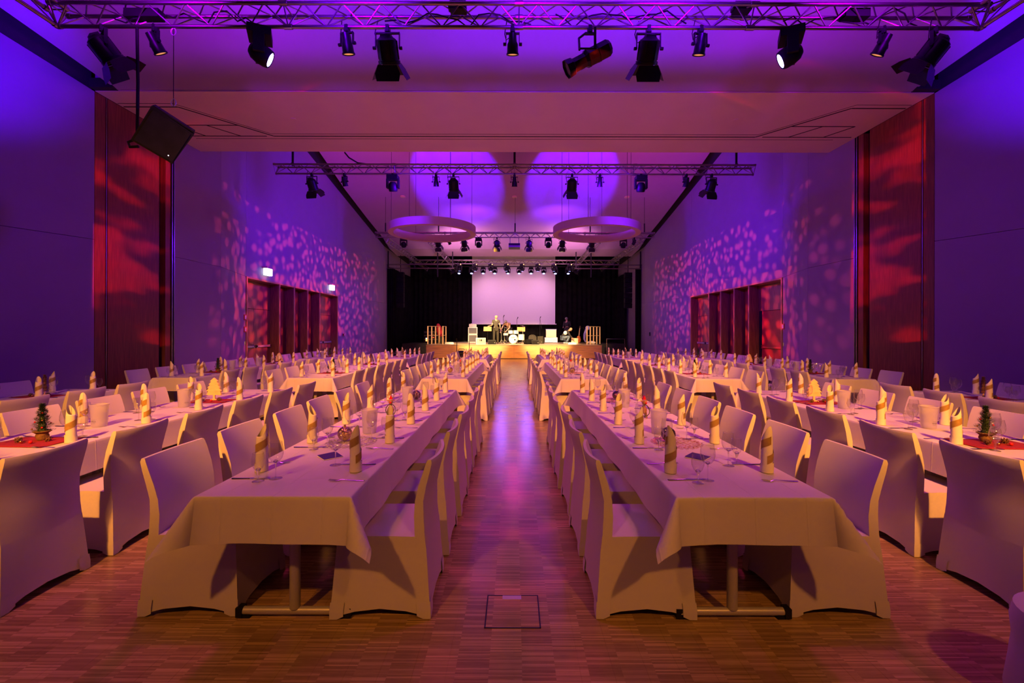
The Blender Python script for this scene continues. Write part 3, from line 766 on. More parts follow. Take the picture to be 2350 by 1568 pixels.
def make_bauble(m): return MB().ball((0, 0, .012), .012, 12, 8).build('bauble', m, None, True)
def make_runner():
    n = 8; rows = [[(-.23 + .46 * i / n, -.15 + .30 * j / n, .0012 + .0015 * math.sin(i * 1.3 + j)) for j in range(n + 1)] for i in range(n + 1)]
    o = MB().grid(rows).build('red_runner', M['runner'], None, True)
    o.modifiers.new('thick', 'SOLIDIFY').thickness = .002; return o
def make_card():
    t = empty('folded_card')
    MB().bx(-.062, .062, -.062, .062, .0005, .003).build('white_lower_leaf', M['paper'], t)
    MB().add([(-.06, -.06, .0045), (.06, -.06, .0045), (.06, .06, .012), (-.06, .06, .009), (-.06, -.06, .0032), (.06, -.06, .0032), (.06, .06, .0105), (-.06, .06, .0078)],
             [(0, 1, 2, 3), (7, 6, 5, 4), (0, 4, 5, 1), (1, 5, 6, 2), (2, 6, 7, 3), (3, 7, 4, 0)]).build('blue_upper_leaf', M['bluecard'], t)
    return t
def make_table():
    t = empty('folding_table')
    MB().bx(-.36, .36, -.675, .675, ZT - .045, ZT - .008).build('tabletop', M['plywood'], t)
    for s in (-1, 1):
        y = s * .455
        p = MB().tube((0, y, .05), (0, y, ZT - .046), .028, 20).build('leg', M['steel'], t, True)
        f = MB().tube((-.285, y, .034), (.285, y, .034), .021, 16).build('foot_bar', M['steel'], t, True)
        for e in (-1, 1):
            MB().box((e * .297, y, .032), (.034, .05, .052)).box((e * .27, y, .008), (.06, .04, .016)).build('end_cap', M['blackplastic'], f)
    return t

PR = dict(chair=Proto(make_chair()), napkin=Proto(make_napkin()), wine=Proto(glass_thing('wine_glass')), water=Proto(glass_thing('water_glass', wine=False)),
          wine_far=Proto(glass_thing('wine_glass', parts=False)), water_far=Proto(glass_thing('water_glass', wine=False, parts=False)),
          fork=Proto(make_fork()), knife=Proto(make_knife()), bucket=Proto(make_bucket()), ball=Proto(make_ball(M['mosaic'])), darkball=Proto(make_ball(M['darkball'])),
          doily_s=Proto(make_doily(M['wire_s'])), doily_c=Proto(make_doily(M['wire_c'])), deer=Proto(make_reindeer()),
          fir=Proto(make_fir(.27, .075)), brush=Proto(make_fir(.26, .07, 'brownfur', nn=1800, seed=5)), wtree=Proto(make_wood_tree()),
          cone=Proto(make_cone()), redb=Proto(make_bauble(M['redball'])), goldb=Proto(make_bauble(M['goldball'])), runner=Proto(make_runner()), card=Proto(make_card()), table=Proto(make_table()))

def make_cloth(W, L, seed):
    rnd = random.Random(seed); o_ = .237; ph = rnd.random() * 6
    def axis(n_, Lx):
        a = [-o_, -o_ * .8, -o_ * .6, -o_ * .4, -o_ * .22, -.03, -.012, -.004, 0]
        return a + [Lx * k / n_ for k in range(1, n_)] + [Lx - q for q in reversed(a)]
    us = axis(8, W); vs_ = axis(max(8, int(L / .09)), L)
    rows = []
    for u in us:
        row = []
        for v in vs_:
            cu = min(max(u, 0), W); cv = min(max(v, 0), L); su = u - cu; sv = v - cv; r = math.hypot(su, sv)
            if r == 0: row.append((cu, cv, ZT)); continue
            if su and sv:
                phi = math.atan2(abs(sv), abs(su)); tau = .17 + (.62 - .17) * math.sin(2 * phi) ** 1.2
                wv = .0
            else:
                dc = min(cv, L - cv) if su else min(cu, W - cu)
                q = cv if su else cu
                tau = .04 + .13 * math.exp(-dc / .14) + .045 * math.sin(q * 9 + ph) * math.sin(q * 3.1 + ph * 2) * (1 - math.exp(-dc / .1))
            h = Vector((su, sv)) / r
            ho = r * math.sin(tau) + .010 * (1 - math.exp(-r / .006)); z = ZT - r * math.cos(tau) + .008 * (1 - math.exp(-r / .01))
            row.append((cu + h.x * ho, cv + h.y * ho, z if r > .006 else ZT - r * .3))
        rows.append(row)
    return MB().grid(rows)

ROWS = {-3: 'far left row', -2: 'left middle row', -1: 'left aisle row', 1: 'right aisle row', 2: 'right middle row', 3: 'far right row'}
XC = {1: 1.2, 2: 3.545, 3: 5.90}
BL = [('front', 2.27, 4.1, 6), ('middle', 7.85, 4.1, 6), ('rear', 13.25, 2.78, 4)]
TW = {1: .762, 2: .77, 3: .73}
rj = random.Random(11)
def on(x, y): return Vector((x, y, ZT + .002))
def vis(x, y, m=1.14): return y > 1 and abs(x) < y * m + .15
for col in (-3, -2, -1, 1, 2, 3):
    s = 1 if col > 0 else -1; k = abs(col); xc = s * XC[k]; W = TW[k]; rn = ROWS[col]
    for bi, (bn, y0, L, n) in enumerate(BL):
        if k > 1: y0 = y0 + (.05 if bi == 1 else 0)
        if not vis(xc, y0 + L): continue
        place = '%s table, %s' % (bn, rn)
        # tables and cloth
        m = 3 if n == 6 else 2
        for q in range(m):
            yc = y0 + L * (q + .5) / m
            if not vis(xc, yc + .7): continue
            PR['table'].place((xc, yc, 0), (0, 0, 0), 'folding table with steel T legs, %s section, %s' % (('near', 'middle', 'end')[q] if m == 3 else ('near', 'end')[q], place), 'table', 'folding tables under the cloths')
        c = make_cloth(W, L, col * 10 + bi).build('tablecloth', M['cloth'], None, 60, (xc - W / 2, y0, 0))
        tag(c, 'long white cloth draped over the %s' % place, 'tablecloth', 'white tablecloths')
        st = L / n
        for i in range(n):
            yc = y0 + st * (i + .5) + .13 if bi == 0 else y0 + st * (i + .5)
            for side in (-1, 1):                        # -1: chairs on the left of the table
                sd = 'aisle side' if side == -s else 'wall side'
                where = '%s from near end, %s, %s' % (ORD[i], sd, place)
                out = {(1, 'a'): .482, (1, 'w'): .520, (2, 'a'): .485, (2, 'w'): .575, (3, 'a'): .50, (3, 'w'): .76}[(k, sd[0])]
                if bi == 0 and k == 1 and sd[0] == 'w': out = .595
                cx = xc + side * out + rj.uniform(-.012, .012)
                if k == 3 and sd[0] == 'w': cx = xc + side * .68
                cy = yc + rj.uniform(-.012, .012)
                if vis(cx, cy + .2):
                    PR['chair'].place((cx, cy, 0), (0, 0, (PI if side > 0 else 0) + rj.uniform(-.02, .02)),
                                      'white-covered chair, ' + where, 'chair', 'white-covered banquet chairs')
                xe = xc + side * W / 2; ys = yc - (.08 if bi == 0 else .04)
                if not vis(xe, ys): continue
                r_ = side                               # right-hand direction along y
                a0 = 0 if side > 0 else PI
                j = lambda a: rj.uniform(-a, a)
                PR['napkin'].place(on(xe - side * (.10 + j(.008)), ys + j(.012)), (j(.02), j(.02), rj.uniform(0, 6.28)), 'gold-striped rolled napkin, ' + where, 'napkin', 'rolled napkins standing at the places')
                PR['fork'].place(on(xe - side * (.105 + j(.015)), ys - r_ * (.165 + j(.01))), (0, 0, a0 + PI + j(.06)), 'steel fork, ' + where, 'fork', 'forks at the places')
                PR['knife'].place(on(xe - side * (.125 + j(.015)), ys + r_ * (.145 + j(.01))), (0, 0, a0 + PI + j(.05)), 'steel knife, ' + where, 'knife', 'knives at the places')
                nearb = (k == 1 and bi == 0)
                PR['water' if nearb else 'water_far'].place(on(xe - side * (.185 + j(.012)), ys + r_ * (.185 + j(.012))), (0, 0, 0), 'small stemmed glass, ' + where, 'glass', 'small water glasses')
                PR['wine' if nearb else 'wine_far'].place(on(xe - side * (.262 + j(.012)), ys + r_ * (.135 + j(.012))), (0, 0, 0), 'tall wine glass, ' + where, 'glass', 'tall wine glasses')
        # centrepieces
        if k == 1:
            f = L / 4.1
            seq = [('card', .70, 0, .35), ('ball', 1.12, -.05 * s if s > 0 else -.06, 0), ('bucket', 1.40, .035 * -s, .3), ('deer', 2.05, .03, .2), ('bucket', 2.85 if s < 0 else 2.68, 0, .5), ('darkball', 3.18, .03, 0)]
            if n == 4: seq = [('card', .6, 0, .35), ('bucket', .95, 0, .3), ('deer', 1.5, .03, .2), ('ball', 2.0, 0, 0)]
            for nm_, dy, dx, rz in seq:
                if nm_ == 'ball' and s > 0 and bi == 0: nm_ = 'darkball2'
                p = on(xc + dx, y0 + dy)
                if nm_ in ('ball', 'darkball', 'darkball2'):
                    cop = (s > 0); nr = 'near half' if dy < 2 else 'far half'
                    PR['doily_c' if cop else 'doily_s'].place(on(xc, y0 + dy - .03), (0, 0, dy), '%s wire placemat under the ball, %s, %s' % ('copper' if cop else 'silver', nr, place), 'placemat', 'round wire placemats')
                    p.z += .004
                    PR['darkball' if nm_ != 'ball' else 'ball'].place(p, (0, 0, dy), '%s mosaic ball, %s of %s' % ('dark' if nm_ != 'ball' else 'gold', nr, place), 'ornament', 'mosaic balls on the centre tables')
                elif nm_ == 'card': PR['card'].place(p, (0, 0, .75 if s < 0 else .8), 'dark blue folded card near the front of the ' + place, 'card', 'blue cards')
                elif nm_ == 'bucket': PR['bucket'].place(p, (0, 0, rz), 'frosted ice bucket, %s of %s' % ('near half' if dy < 2 else 'far half', place), 'bucket', 'frosted ice buckets')
                elif nm_ == 'deer': PR['deer'].place(p, (0, 0, .2), 'small reindeer figure with red nose, middle of ' + place, 'figurine', 'reindeer figures')
        else:
            tr_ = {(2, 0): [('fir', 1.15), ('wtree', 3.1)], (2, 1): [('fir', 1.0), ('brush', 3.3)], (2, 2): [('brush', 1.2)],
                   (3, 0): [('brush', 3.45)], (3, 1): [('fir', 1.15), ('wtree', 3.5)], (3, 2): [('fir', 1.3)]}[(k, bi)]
            for q, (kd, dy) in enumerate(tr_):
                px_ = xc + s * -.02; py_ = y0 + dy
                if not vis(px_, py_): continue
                nr = 'near half' if dy < 2 else 'far half'
                PR['runner'].place(on(px_, py_ - .08), (0, 0, .12 * (q - .5)), 'dark red felt runner under the %s tree, %s' % (nr, place), 'runner', 'red felt runners')
                ztop = Vector((px_, py_ - .02, ZT + .0075))
                nm2 = {'fir': 'miniature green fir tree in burlap', 'wtree': 'pale cut-out wooden tree', 'brush': 'small brown bristle tree'}[kd]
                PR[kd].place(ztop, (0, 0, 0 if kd == 'wtree' else rj.uniform(0, 6)), '%s, %s, %s' % (nm2, nr, place), 'tree decoration', 'little trees on red runners')
                for e, (kk, ox, oy, lab) in enumerate((('cone', .09, -.05, 'pine cone right of'), ('cone', -.08, -.09, 'pine cone left of'), ('redb', .05, -.13, 'red bauble before'), ('goldb', -.03, -.12, 'gold bauble before'))):
                    PR[kk].place(ztop + Vector((ox, oy, 0)), (0, 0, e), '%s the tree, %s, %s' % (lab, nr, place), 'pine cone' if kk == 'cone' else 'bauble', 'cones and baubles on the runners')
            for q, dy in enumerate((1.62, 2.62) if n == 6 else (.8,)):
                if vis(xc, y0 + dy): PR['bucket'].place(on(xc - s * .0, y0 + dy), (0, 0, q), 'frosted ice bucket, %s bucket of %s' % (('nearer', 'farther')[q] if n == 6 else 'only', place), 'bucket', 'frosted ice buckets')
# white covered stool cut by the right edge of the picture
o = MB().lathe([(.24, .01), (.25, .06), (.235, .18), (.225, .28), (.232, .36), (.22, .42), (.17, .455), (0, .465)], 36).build('covered_stool', M['cover'], None, True, (2.30, 1.80, 0))
tag(o, 'round white-covered stool cut off by the right picture edge', 'stool')
# dark instrument bag left leaning behind the rear left aisle table
t = empty('black_bag', (-2.0, 17.3, 0)); tag(t, 'black bag on a stand behind the rear left aisle table', 'bag')
MB().ball((0, 0, .70), .2, 14, 10, (1.1, .6, .62)).build('bag_body', M['blackplastic'], t, True)
MB().path([(-.12, 0, .8), (-.1, 0, .88), (.1, 0, .88), (.12, 0, .8)], .012, 6).build('strap', M['blackplastic'], t)
for a in range(3): MB().tube((0, 0, .6), (.25 * math.cos(a * 2.1), .25 * math.sin(a * 2.1), .005), .012, 6).build('leg', M['black'], t)
# ------------------------------------------------------------------ trusses
TH, TS = .207, .12
def brace_mesh(v, r):
    return MB().tube(-Vector(v) / 2, Vector(v) / 2, r, 6).mesh('brace', M['alu'])
def truss(a, b, label, pitch=.46, pieces=True, hanger=()):
    """triangular truss, apex down; a and b are the ends of the lower chord"""
    a = Vector(a); b = Vector(b); d = b - a; L_ = d.length; ang = math.atan2(d.y, d.x)
    t = empty('lighting_truss', a, ang); tag(t, label, 'truss')
    for y, z in ((0, 0), (-TS, TH), (TS, TH)):
        MB().tube((0, y, z), (L_, y, z), .024, 12).build('chord', M['alu'], t, True)
    faces = [((0, 0), (-TS, TH)), ((0, 0), (TS, TH)), ((-TS, TH), (TS, TH))]
    n = int(L_ / pitch); p = L_ / n; all_ = MB()
    for (y0, z0), (y1, z1) in faces:
        for up in (0, 1):
            v = (p / 2, y1 - y0, z1 - z0) if up == 0 else (p / 2, y0 - y1, z0 - z1)
            me = brace_mesh(v, .009) if pieces else None
            for i in range(n):
                c = Vector((p * i + p * (.25 if up == 0 else .75), (y0 + y1) / 2, (z0 + z1) / 2))
                if pieces: ob('brace', me, t, c)
                else: all_.tube(c - Vector(v) / 2, c + Vector(v) / 2, .009, 5)
    if not pieces: o = all_.build('bracing', M['alu'], t); o['kind'] = 'stuff'
    for x in [L_ * q / 4 for q in (0, 1, 2, 3, 4)]:
        cp = MB()
        for y, z in ((0, 0), (-TS, TH), (TS, TH)): cp.tube((max(0, x - .05), y, z), (min(L_, x + .05), y, z), .032, 10)
        cp.tube((x, 0, 0), (x, -TS, TH), .009, 6).tube((x, 0, 0), (x, TS, TH), .009, 6).tube((x, -TS, TH), (x, TS, TH), .009, 6)
        cp.build('coupler', M['alu'], t)
    for x, zt in hanger:
        h = MB().tube((x, 0, TH), (x, 0, TH + .45), .03, 8).tube((x, 0, TH + .45), (x, 0, zt - a.z), .008, 6).tube((x, -TS, TH), (x, 0, TH + .12), .01, 5).tube((x, TS, TH), (x, 0, TH + .12), .01, 5)
        h.build('chain_hoist', M['black'], t)
    return t
T1Y, T1Z = 5.6, 5.31
truss((-5.63, T1Y, T1Z), (5.73, T1Y, T1Z), 'nearest triangular truss across the top of the picture')
truss((-5.63, T1Y, T1Z), (-5.63, 1.2, T1Z), 'left return of the nearest truss running towards the viewer')
truss((5.73, T1Y, T1Z), (5.73, 1.2, T1Z), 'right return of the nearest truss running towards the viewer')
truss((-5.63, -2.2, T1Z), (5.73, -2.2, T1Z), 'rear truss of the ring behind the viewer', pieces=False)
truss((-6.3, 12, 5.71), (6.3, 12, 5.71), 'second triangular truss hanging just beyond the ceiling beam', hanger=((.45, 9.0), (6.3, 9.0), (12.15, 9.0)))
truss((-6.4, 21, 5.89), (6.45, 21, 5.89), 'third truss crossing behind the ring lamps', pieces=False, hanger=((.45, 7.75), (2.9, 7.75), (6.43, 7.75), (9.9, 7.75), (12.4, 7.75)))
for x, q in ((-5.95, 'outer left'), (-3.98, 'inner left'), (3.98, 'inner right'), (5.95, 'outer right')):
    truss((x, 21.1, 5.66), (x, 31.0, 5.66), '%s truss running away towards the stage back' % q, pieces=False)
truss((-6.3, 27.4, 5.62), (6.3, 27.4, 5.62), 'truss over the stage front edge with moving heads', pieces=False)
for s, q in ((-1, 'left'), (1, 'right')):
    t = empty('curtain_rail', (s * 5.45, 26.4, 5.2)); tag(t, 'twin curtain rail tubes above the %s stage wing' % q, 'rail')
    for dz in (0, .22): MB().tube((-1.95, 0, dz), (1.95, 0, dz), .03, 8).build('rail_tube', M['alu'], t, True)
    MB().bx(-1.9, -1.84, -.03, .03, 0, 1.0).bx(s * -1.0 - .03, s * -1.0 + .03, -.03, .03, -.5, 1.0).bx(1.84, 1.9, -.03, .03, 0, 1.0).build('hanger', M['black'], t)

# ------------------------------------------------------------------ fixtures: origin where they clamp to a tube
def clamp(t):
    MB().bx(-.02, .02, -.035, .035, -.05, .035).tube((-.03, 0, -.02), (.03, 0, -.02), .03, 8).build('clamp', M['black'], t)
def yoke(t, w_, drop, r=.008, name='yoke'):
    MB().bx(-w_, w_, -.015, .015, -.065, -.05).bx(-w_, -w_ + .008, -.018, .018, -drop, -.05).bx(w_ - .008, w_, -.018, .018, -drop, -.05)\
        .tube((-w_ - .03, 0, -drop + .01), (-w_, 0, -drop + .01), .02, 8).tube((w_, 0, -drop + .01), (w_ + .03, 0, -drop + .01), .02, 8).build(name, M['black'], t)
def cable(t, w_, drop):
    MB().path([(-w_ * .8, 0, .1), (-w_ * 1.1, .02, -.05), (-w_ * .9, .03, -drop * .6), (-w_ * .3, .04, -drop + .13)], .006, 5).build('cable', M['blackplastic'], t, True)
def make_fresnel(glow):
    t = empty('fresnel_spotlight'); clamp(t); yoke(t, .15, .25); cable(t, .15, .25)
    h = MB().lathe([(0, .13), (.07, .13), (.085, .11), (.115, .09), (.122, .05), (.122, -.13), (.135, -.135), (.135, -.165), (.118, -.165)], 20)
    for k in range(6): h.box((.124 * math.cos(k * PI / 3), .124 * math.sin(k * PI / 3), -.02), (.012, .012, .2), Matrix.Rotation(k * PI / 3, 3, 'Z'))
    h.bx(-.06, .06, -.05, .05, .12, .15)
    h = h.build('head', M['black'], t, 30, (0, 0, -.24))
    MB().lathe([(0, -.160), (.117, -.155)], 20).build('lens', M[glow], h)
    for k in range(4):
        rot = Matrix.Rotation(k * PI / 2, 4, 'Z') @ Matrix.Translation((0, .125, -.17)) @ Matrix.Rotation(R(28 if k != 0 else 40), 4, 'X')
        wid = .115 if k % 2 == 0 else .095; m_ = MB()
        pts = [(-wid, 0, 0), (wid, 0, 0), (wid * 1.35, 0, -.10), (wid * 1.2, 0, -.19), (-wid * 1.2, 0, -.19), (-wid * 1.35, 0, -.10)]
        vs_ = [rot @ Vector(p) for p in pts] + [rot @ (Vector(p) + Vector((0, .003, 0))) for p in pts]
        m_.add(vs_, [(0, 1, 2, 3, 4, 5), (11, 10, 9, 8, 7, 6)] + [(i, 6 + i, 6 + (i + 1) % 6, (i + 1) % 6) for i in range(6)])
        m_.build('barn_door', M['black'], h)
    return t
def make_par():
    t = empty('par_spotlight'); clamp(t); yoke(t, .085, .2); cable(t, .09, .2)
    h = MB().lathe([(0, .12), (.045, .12), (.05, .03), (.066, .0), (.07, -.10), (.078, -.10), (.078, -.115), (.06, -.115)], 16).bx(-.03, .03, .03, .07, .02, .11).build('head', M['black'], t, 30, (0, 0, -.19))
    MB().lathe([(0, -.10), (.066, -.105)], 16).build('lens', M['lenswarm'], h)
    return t
def make_mover(lens, led=False):
    t = empty('moving_head_light')
    MB().bx(-.14, .14, -.13, .13, -.13, -.03).bx(-.03, .03, -.03, .03, -.03, .03).build('base', M['blackplastic'], t)
    MB().bx(-.165, -.125, -.06, .06, -.36, -.12).bx(.125, .165, -.06, .06, -.36, -.12).bx(-.16, .16, -.06, .06, -.15, -.12).build('yoke', M['blackplastic'], t)
    h = MB().lathe([(0, .12), (.06, .115), (.1, .07), (.118, 0), (.118, -.08), (.108, -.12), (.1, -.13)], 18).build('head', M['blackplastic'], t, 40, (0, 0, -.31))
    MB().lathe([(0, -.135), (.05, -.133), (.085, -.125)], 18).build('lens', M[lens], h, True)
    if led: MB().lathe([(0, -.0), (.028, .004), (.028, .02)], 10, (.09, -.135, -.06), Matrix.Rotation(R(-90), 3, 'X')).build('indicator', M['led'], t)
    return t
def make_profile():
    t = empty('profile_spotlight'); clamp(t)
    MB().bx(-.06, .06, -.015, .015, -.07, -.045).bx(.03, .06, -.12, -.11, -.32, -.05).path([(-.05, 0, -.05), (-.14, -.04, -.14), (-.14, -.1, -.32)], .014, 6).tube((-.14, -.13, -.32), (.06, -.13, -.32), .012, 6).build('yoke', M['black'], t)
    h = MB().lathe([(0, .30), (.08, .30), (.105, .26), (.105, -.02), (.085, -.05), (.085, -.2), (.105, -.22), (.115, -.30), (.105, -.30)], 8).bx(-.02, .02, .1, .16, -.08, -.02).build('head', M['black'], t, False, (-.02, 0, -.36))
    MB().lathe([(0, -.28), (.1, -.28)], 8).build('lens', M['lensoff'], h)
    for z in (-.02, .12): MB().lathe([(.107, z), (.11, z + .004), (.11, z + .016), (.107, z + .02)], 8).build('rib', M['blackplastic'], h)
    return t
FX = dict(fh=Proto(make_fresnel('lenshot')), f=Proto(make_fresnel('lensoff')), fy=Proto(make_fresnel('lensyellow')), p=Proto(make_par()), m=Proto(make_mover('lensblue')),
          mo=Proto(make_mover('lensoff')), ms=Proto(make_mover('lensbluefar', True)), mb=Proto(make_mover('lensbluefar')), e=Proto(make_profile()))
KN = dict(fh='fresnel spotlight with brightly lit barn doors', f='fresnel spotlight with open barn doors', fy='fresnel spotlight with glowing barn doors', p='small par can', m='moving head with lit violet lens', mo='dark moving head', ms='moving head with orange indicator', mb='moving head with lit blue lens', e='long profile spotlight')
def hang(kind, px, d, z, tilt, yaw, where, grp, side=0):
    x = (px - VX) * d / F
    o = FX[kind].place((x, d, z), (0, 0, R(yaw)), '%s, %s' % (KN[kind], where), 'stage light', grp)
    for c in o.children:
        if c.name.split('.')[0] == 'head': c.rotation_euler = (R(tilt), R(side), 0)
    return o
zt1 = T1Z - .02
row1 = [('f', 235, 40, -38), ('p', 355, 32, -32), ('m', 595, 65, -66), ('p', 795, 20, -12), ('f', 888, 35, 0), ('p', 1175, 20, 0), ('e', 1352, 0, 0), ('f', 1487, 35, 0), ('p', 1606, 20, 10), ('m', 1814, 65, 66), ('p', 2024, 32, 32), ('f', 2143, 40, 38)]
for i, (kd, px, ti, ya) in enumerate(row1):
    hang(kd, px, T1Y, zt1, ti, ya, '%s from left on the nearest truss' % ORD[i], 'spotlights under the nearest truss', 62 if kd == 'e' else 0)
row2 = [('fy', 715, 30, -10), ('p', 790, 20, -20), ('mo', 901, 20, 0), ('p', 1000, 15, 0), ('f', 1040, 30, 0), ('p', 1180, 15, 0), ('fy', 1312, 30, 0), ('p', 1376, 15, 0), ('mo', 1470, 20, 0), ('p', 1574, 20, 20), ('fy', 1632, 30, 10)]
for i, (kd, px, ti, ya) in enumerate(row2):
    hang(kd, px, 12, 5.69, ti, ya, '%s from left on the second truss' % ORD[i], 'spotlights under the second truss')
row3 = [('mo', 926, 30, 0), ('fh', 1005, 40, 0), ('p', 1030, 40, -30), ('fh', 1065, 40, 0), ('mo', 1098, 30, 0), ('fh', 1140, 40, 0), ('fh', 1214, 40, 0), ('mo', 1258, 30, 0), ('fh', 1290, 40, 0), ('fh', 1358, 40, 0), ('mo', 1430, 30, 0), ('p', 1455, 40, 35)]
for i, (kd, px, ti, ya) in enumerate(row3):
    hang(kd, px, 21, 5.87, ti, ya, '%s from left on the third truss' % ORD[i], 'spotlights under the third truss')
for i, px in enumerate((1054, 1090, 1126, 1162, 1198, 1234, 1271, 1307)):
    hang('ms', px, 27.4, 5.62, 5, 0, '%s of upper row over the stage' % ORD[i], 'upper row of moving heads')
bar = MB().tube((-4.1, 28.6, 5.625), (4.1, 28.6, 5.625), .03, 8).build('light_bar', M['black'], None, True); tag(bar, 'black pipe over the stage carrying lower moving heads', 'pipe')
for i, px in enumerate((1053.5, 1082, 1108.7, 1135, 1165.5, 1191, 1218.4, 1247.4, 1274, 1303.5)):
    hang('mb', px, 28.6, 5.60, -25, 0, '%s of lower row over the stage' % ORD[i], 'lower row of moving heads')
for s, q in ((-1, 'left'), (1, 'right')):
    o = FX['f'].place((s * 3.98, 28.0, 5.63), (0, 0, s * 1.2), 'black fresnel spotlight at the inner %s running truss' % q, 'stage light')
    o = FX['p'].place((s * 5.95, 27.0, 5.63), (0, 0, s * 1.2), 'small par can near the %s curtain rail' % q, 'stage light')
# projector
t = empty('projector', (0, 21, 5.55)); tag(t, 'box projector hanging under the third truss centre', 'projector')
MB().bx(-.26, .26, -.3, .3, -.16, .02).build('body', M['blackplastic'], t)
MB().bx(-.26, .26, -.31, -.295, -.16, -.08).build('front_panel', M['greygrille'], t)
MB().tube((-.2, 0, .02), (-.2, 0, .34), .012, 6).tube((.2, 0, .02), (.2, 0, .34), .012, 6).build('bracket', M['black'], t)
# cables lying in and hanging from the nearest truss
rc = random.Random(4)
for k, (x0, x1, q) in enumerate(((-4.9, -3.2, 'left'), (-1.6, .2, 'centre left'), (.5, 2.1, 'centre right'), (3.3, 5.0, 'right'))):
    pts = [(x0 + (x1 - x0) * i / 14, T1Y + rc.uniform(-.06, .06), T1Z + .06 + rc.uniform(0, .12) - .05 * math.sin(i)) for i in range(15)]
    o = MB().path(pts, .009, 5).build('power_cable', M['blackplastic'], None, True); tag(o, 'black cable looping through the nearest truss, %s' % q, 'cable')
for k, (px, d, z, w_) in enumerate(((330, T1Y, 5.40, .42), (1050, T1Y, 5.50, .2), (1700, T1Y, 5.50, .2), (1960, T1Y, 5.42, .3))):
    t = empty('dimmer_box', ((px - VX) * d / F, d, z)); tag(t, 'black electrical box inside the nearest truss, %s from left' % ORD[k], 'dimmer')
    MB().bx(-w_ / 2, w_ / 2, -.06, .06, 0, .1).build('housing', M['blackplastic'], t); MB().bx(-w_ / 2 - .02, -w_ / 2, -.04, .04, .02, .08).build('end_plate', M['black'], t)
c = MB().path([P(790, 350, 11.5), P(800, 362, 11.7), P(820, 374, 11.9), P(850, 378, 12)], .018, 6).build('drop_cable', M['blackplastic'], None, True); tag(c, 'thick black cable dropping onto the second truss at left', 'cable')

# ------------------------------------------------------------------ hanging loudspeaker
cs = P(375, 311, T1Y)
t = empty('loudspeaker', cs); t.rotation_euler = (Matrix.Rotation(R(34), 3, 'Z') @ Matrix.Rotation(R(24), 3, 'X') @ Matrix.Rotation(R(27), 3, 'Y')).to_euler(); t.scale = (.86, .86, .86); tag(t, 'black box loudspeaker hanging tilted under the nearest truss', 'loudspeaker')
MB().prism([(-.26, -.27), (.25, -.27), (.27, .26), (-.27, .28)], -.17, .2).build('cabinet', M['blackplastic'], t)
MB().bx(-.235, .235, -.19, -.172, -.245, .24).build('grille', M['black'], t)
MB().bx(-.26, .26, -.15, .18, .275, .295).build('top_rail', M['blackplastic'], t)
MB().lathe([(0, 0), (.008, 0)], 8, (.16, -.192, -.19), Matrix.Rotation(R(90), 3, 'X')).build('status_light', M['exit'], t)
def rope(name, p, q, r, label):
    o = MB().tube(p, q, r, 8).build(name, M['black'], None, True); return tag(o, label, 'cable')
p = P(313, 62, T1Y); q = P(314, 318, T1Y)
o = MB().path([p, (p + q) / 2 + Vector((.01, 0, 0)), q, q + Vector((-.05, 0, -.02)), q + Vector((-.12, .01, -.04)), q + Vector((-.1, .01, -.1)), q + Vector((0, .02, -.09))], .017, 6).build('speaker_cable', M['blackplastic'], None, True)
tag(o, 'thick black cable bundle dropping to the hanging loudspeaker', 'cable')
t = empty('suspension_wire', P(397, 62, T1Y)); tag(t, 'thin steel wire with shackle holding the loudspeaker', 'wire')
b = P(397, 245, T1Y) - t.location
MB().tube((0, 0, 0), b, .004, 6).build('wire', M['black'], t)
for z in (-.06, b.z + .05): MB().path([(.03 * math.cos(a * PI / 5), 0, z + .045 * math.sin(a * PI / 5)) for a in range(11)], .007, 5).build('shackle', M['steel'], t)

# ------------------------------------------------------------------ ring lamps
for s, q in ((-1, 'left'), (1, 'right')):
    t = empty('ring_lamp', (s * 2.81, 15.6, 4.89)); tag(t, 'large white ring pendant lamp, %s of the two' % q, 'ceiling lamp', 'ring pendant lamps')
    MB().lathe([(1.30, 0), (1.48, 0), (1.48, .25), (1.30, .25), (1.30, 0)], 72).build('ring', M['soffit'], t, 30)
    for a in (.35, 1.25, 2.2, 3.6, 4.35, 5.3):
        x, y = 1.39 * math.cos(a), 1.39 * math.sin(a)
        MB().tube((x, y, .25), (x, y, (9.0 if y < -1 else 9.0 - .112 * (y + 1.0)) - 4.89 + .01), .006, 5).build('suspension_wire', M['black'], t)

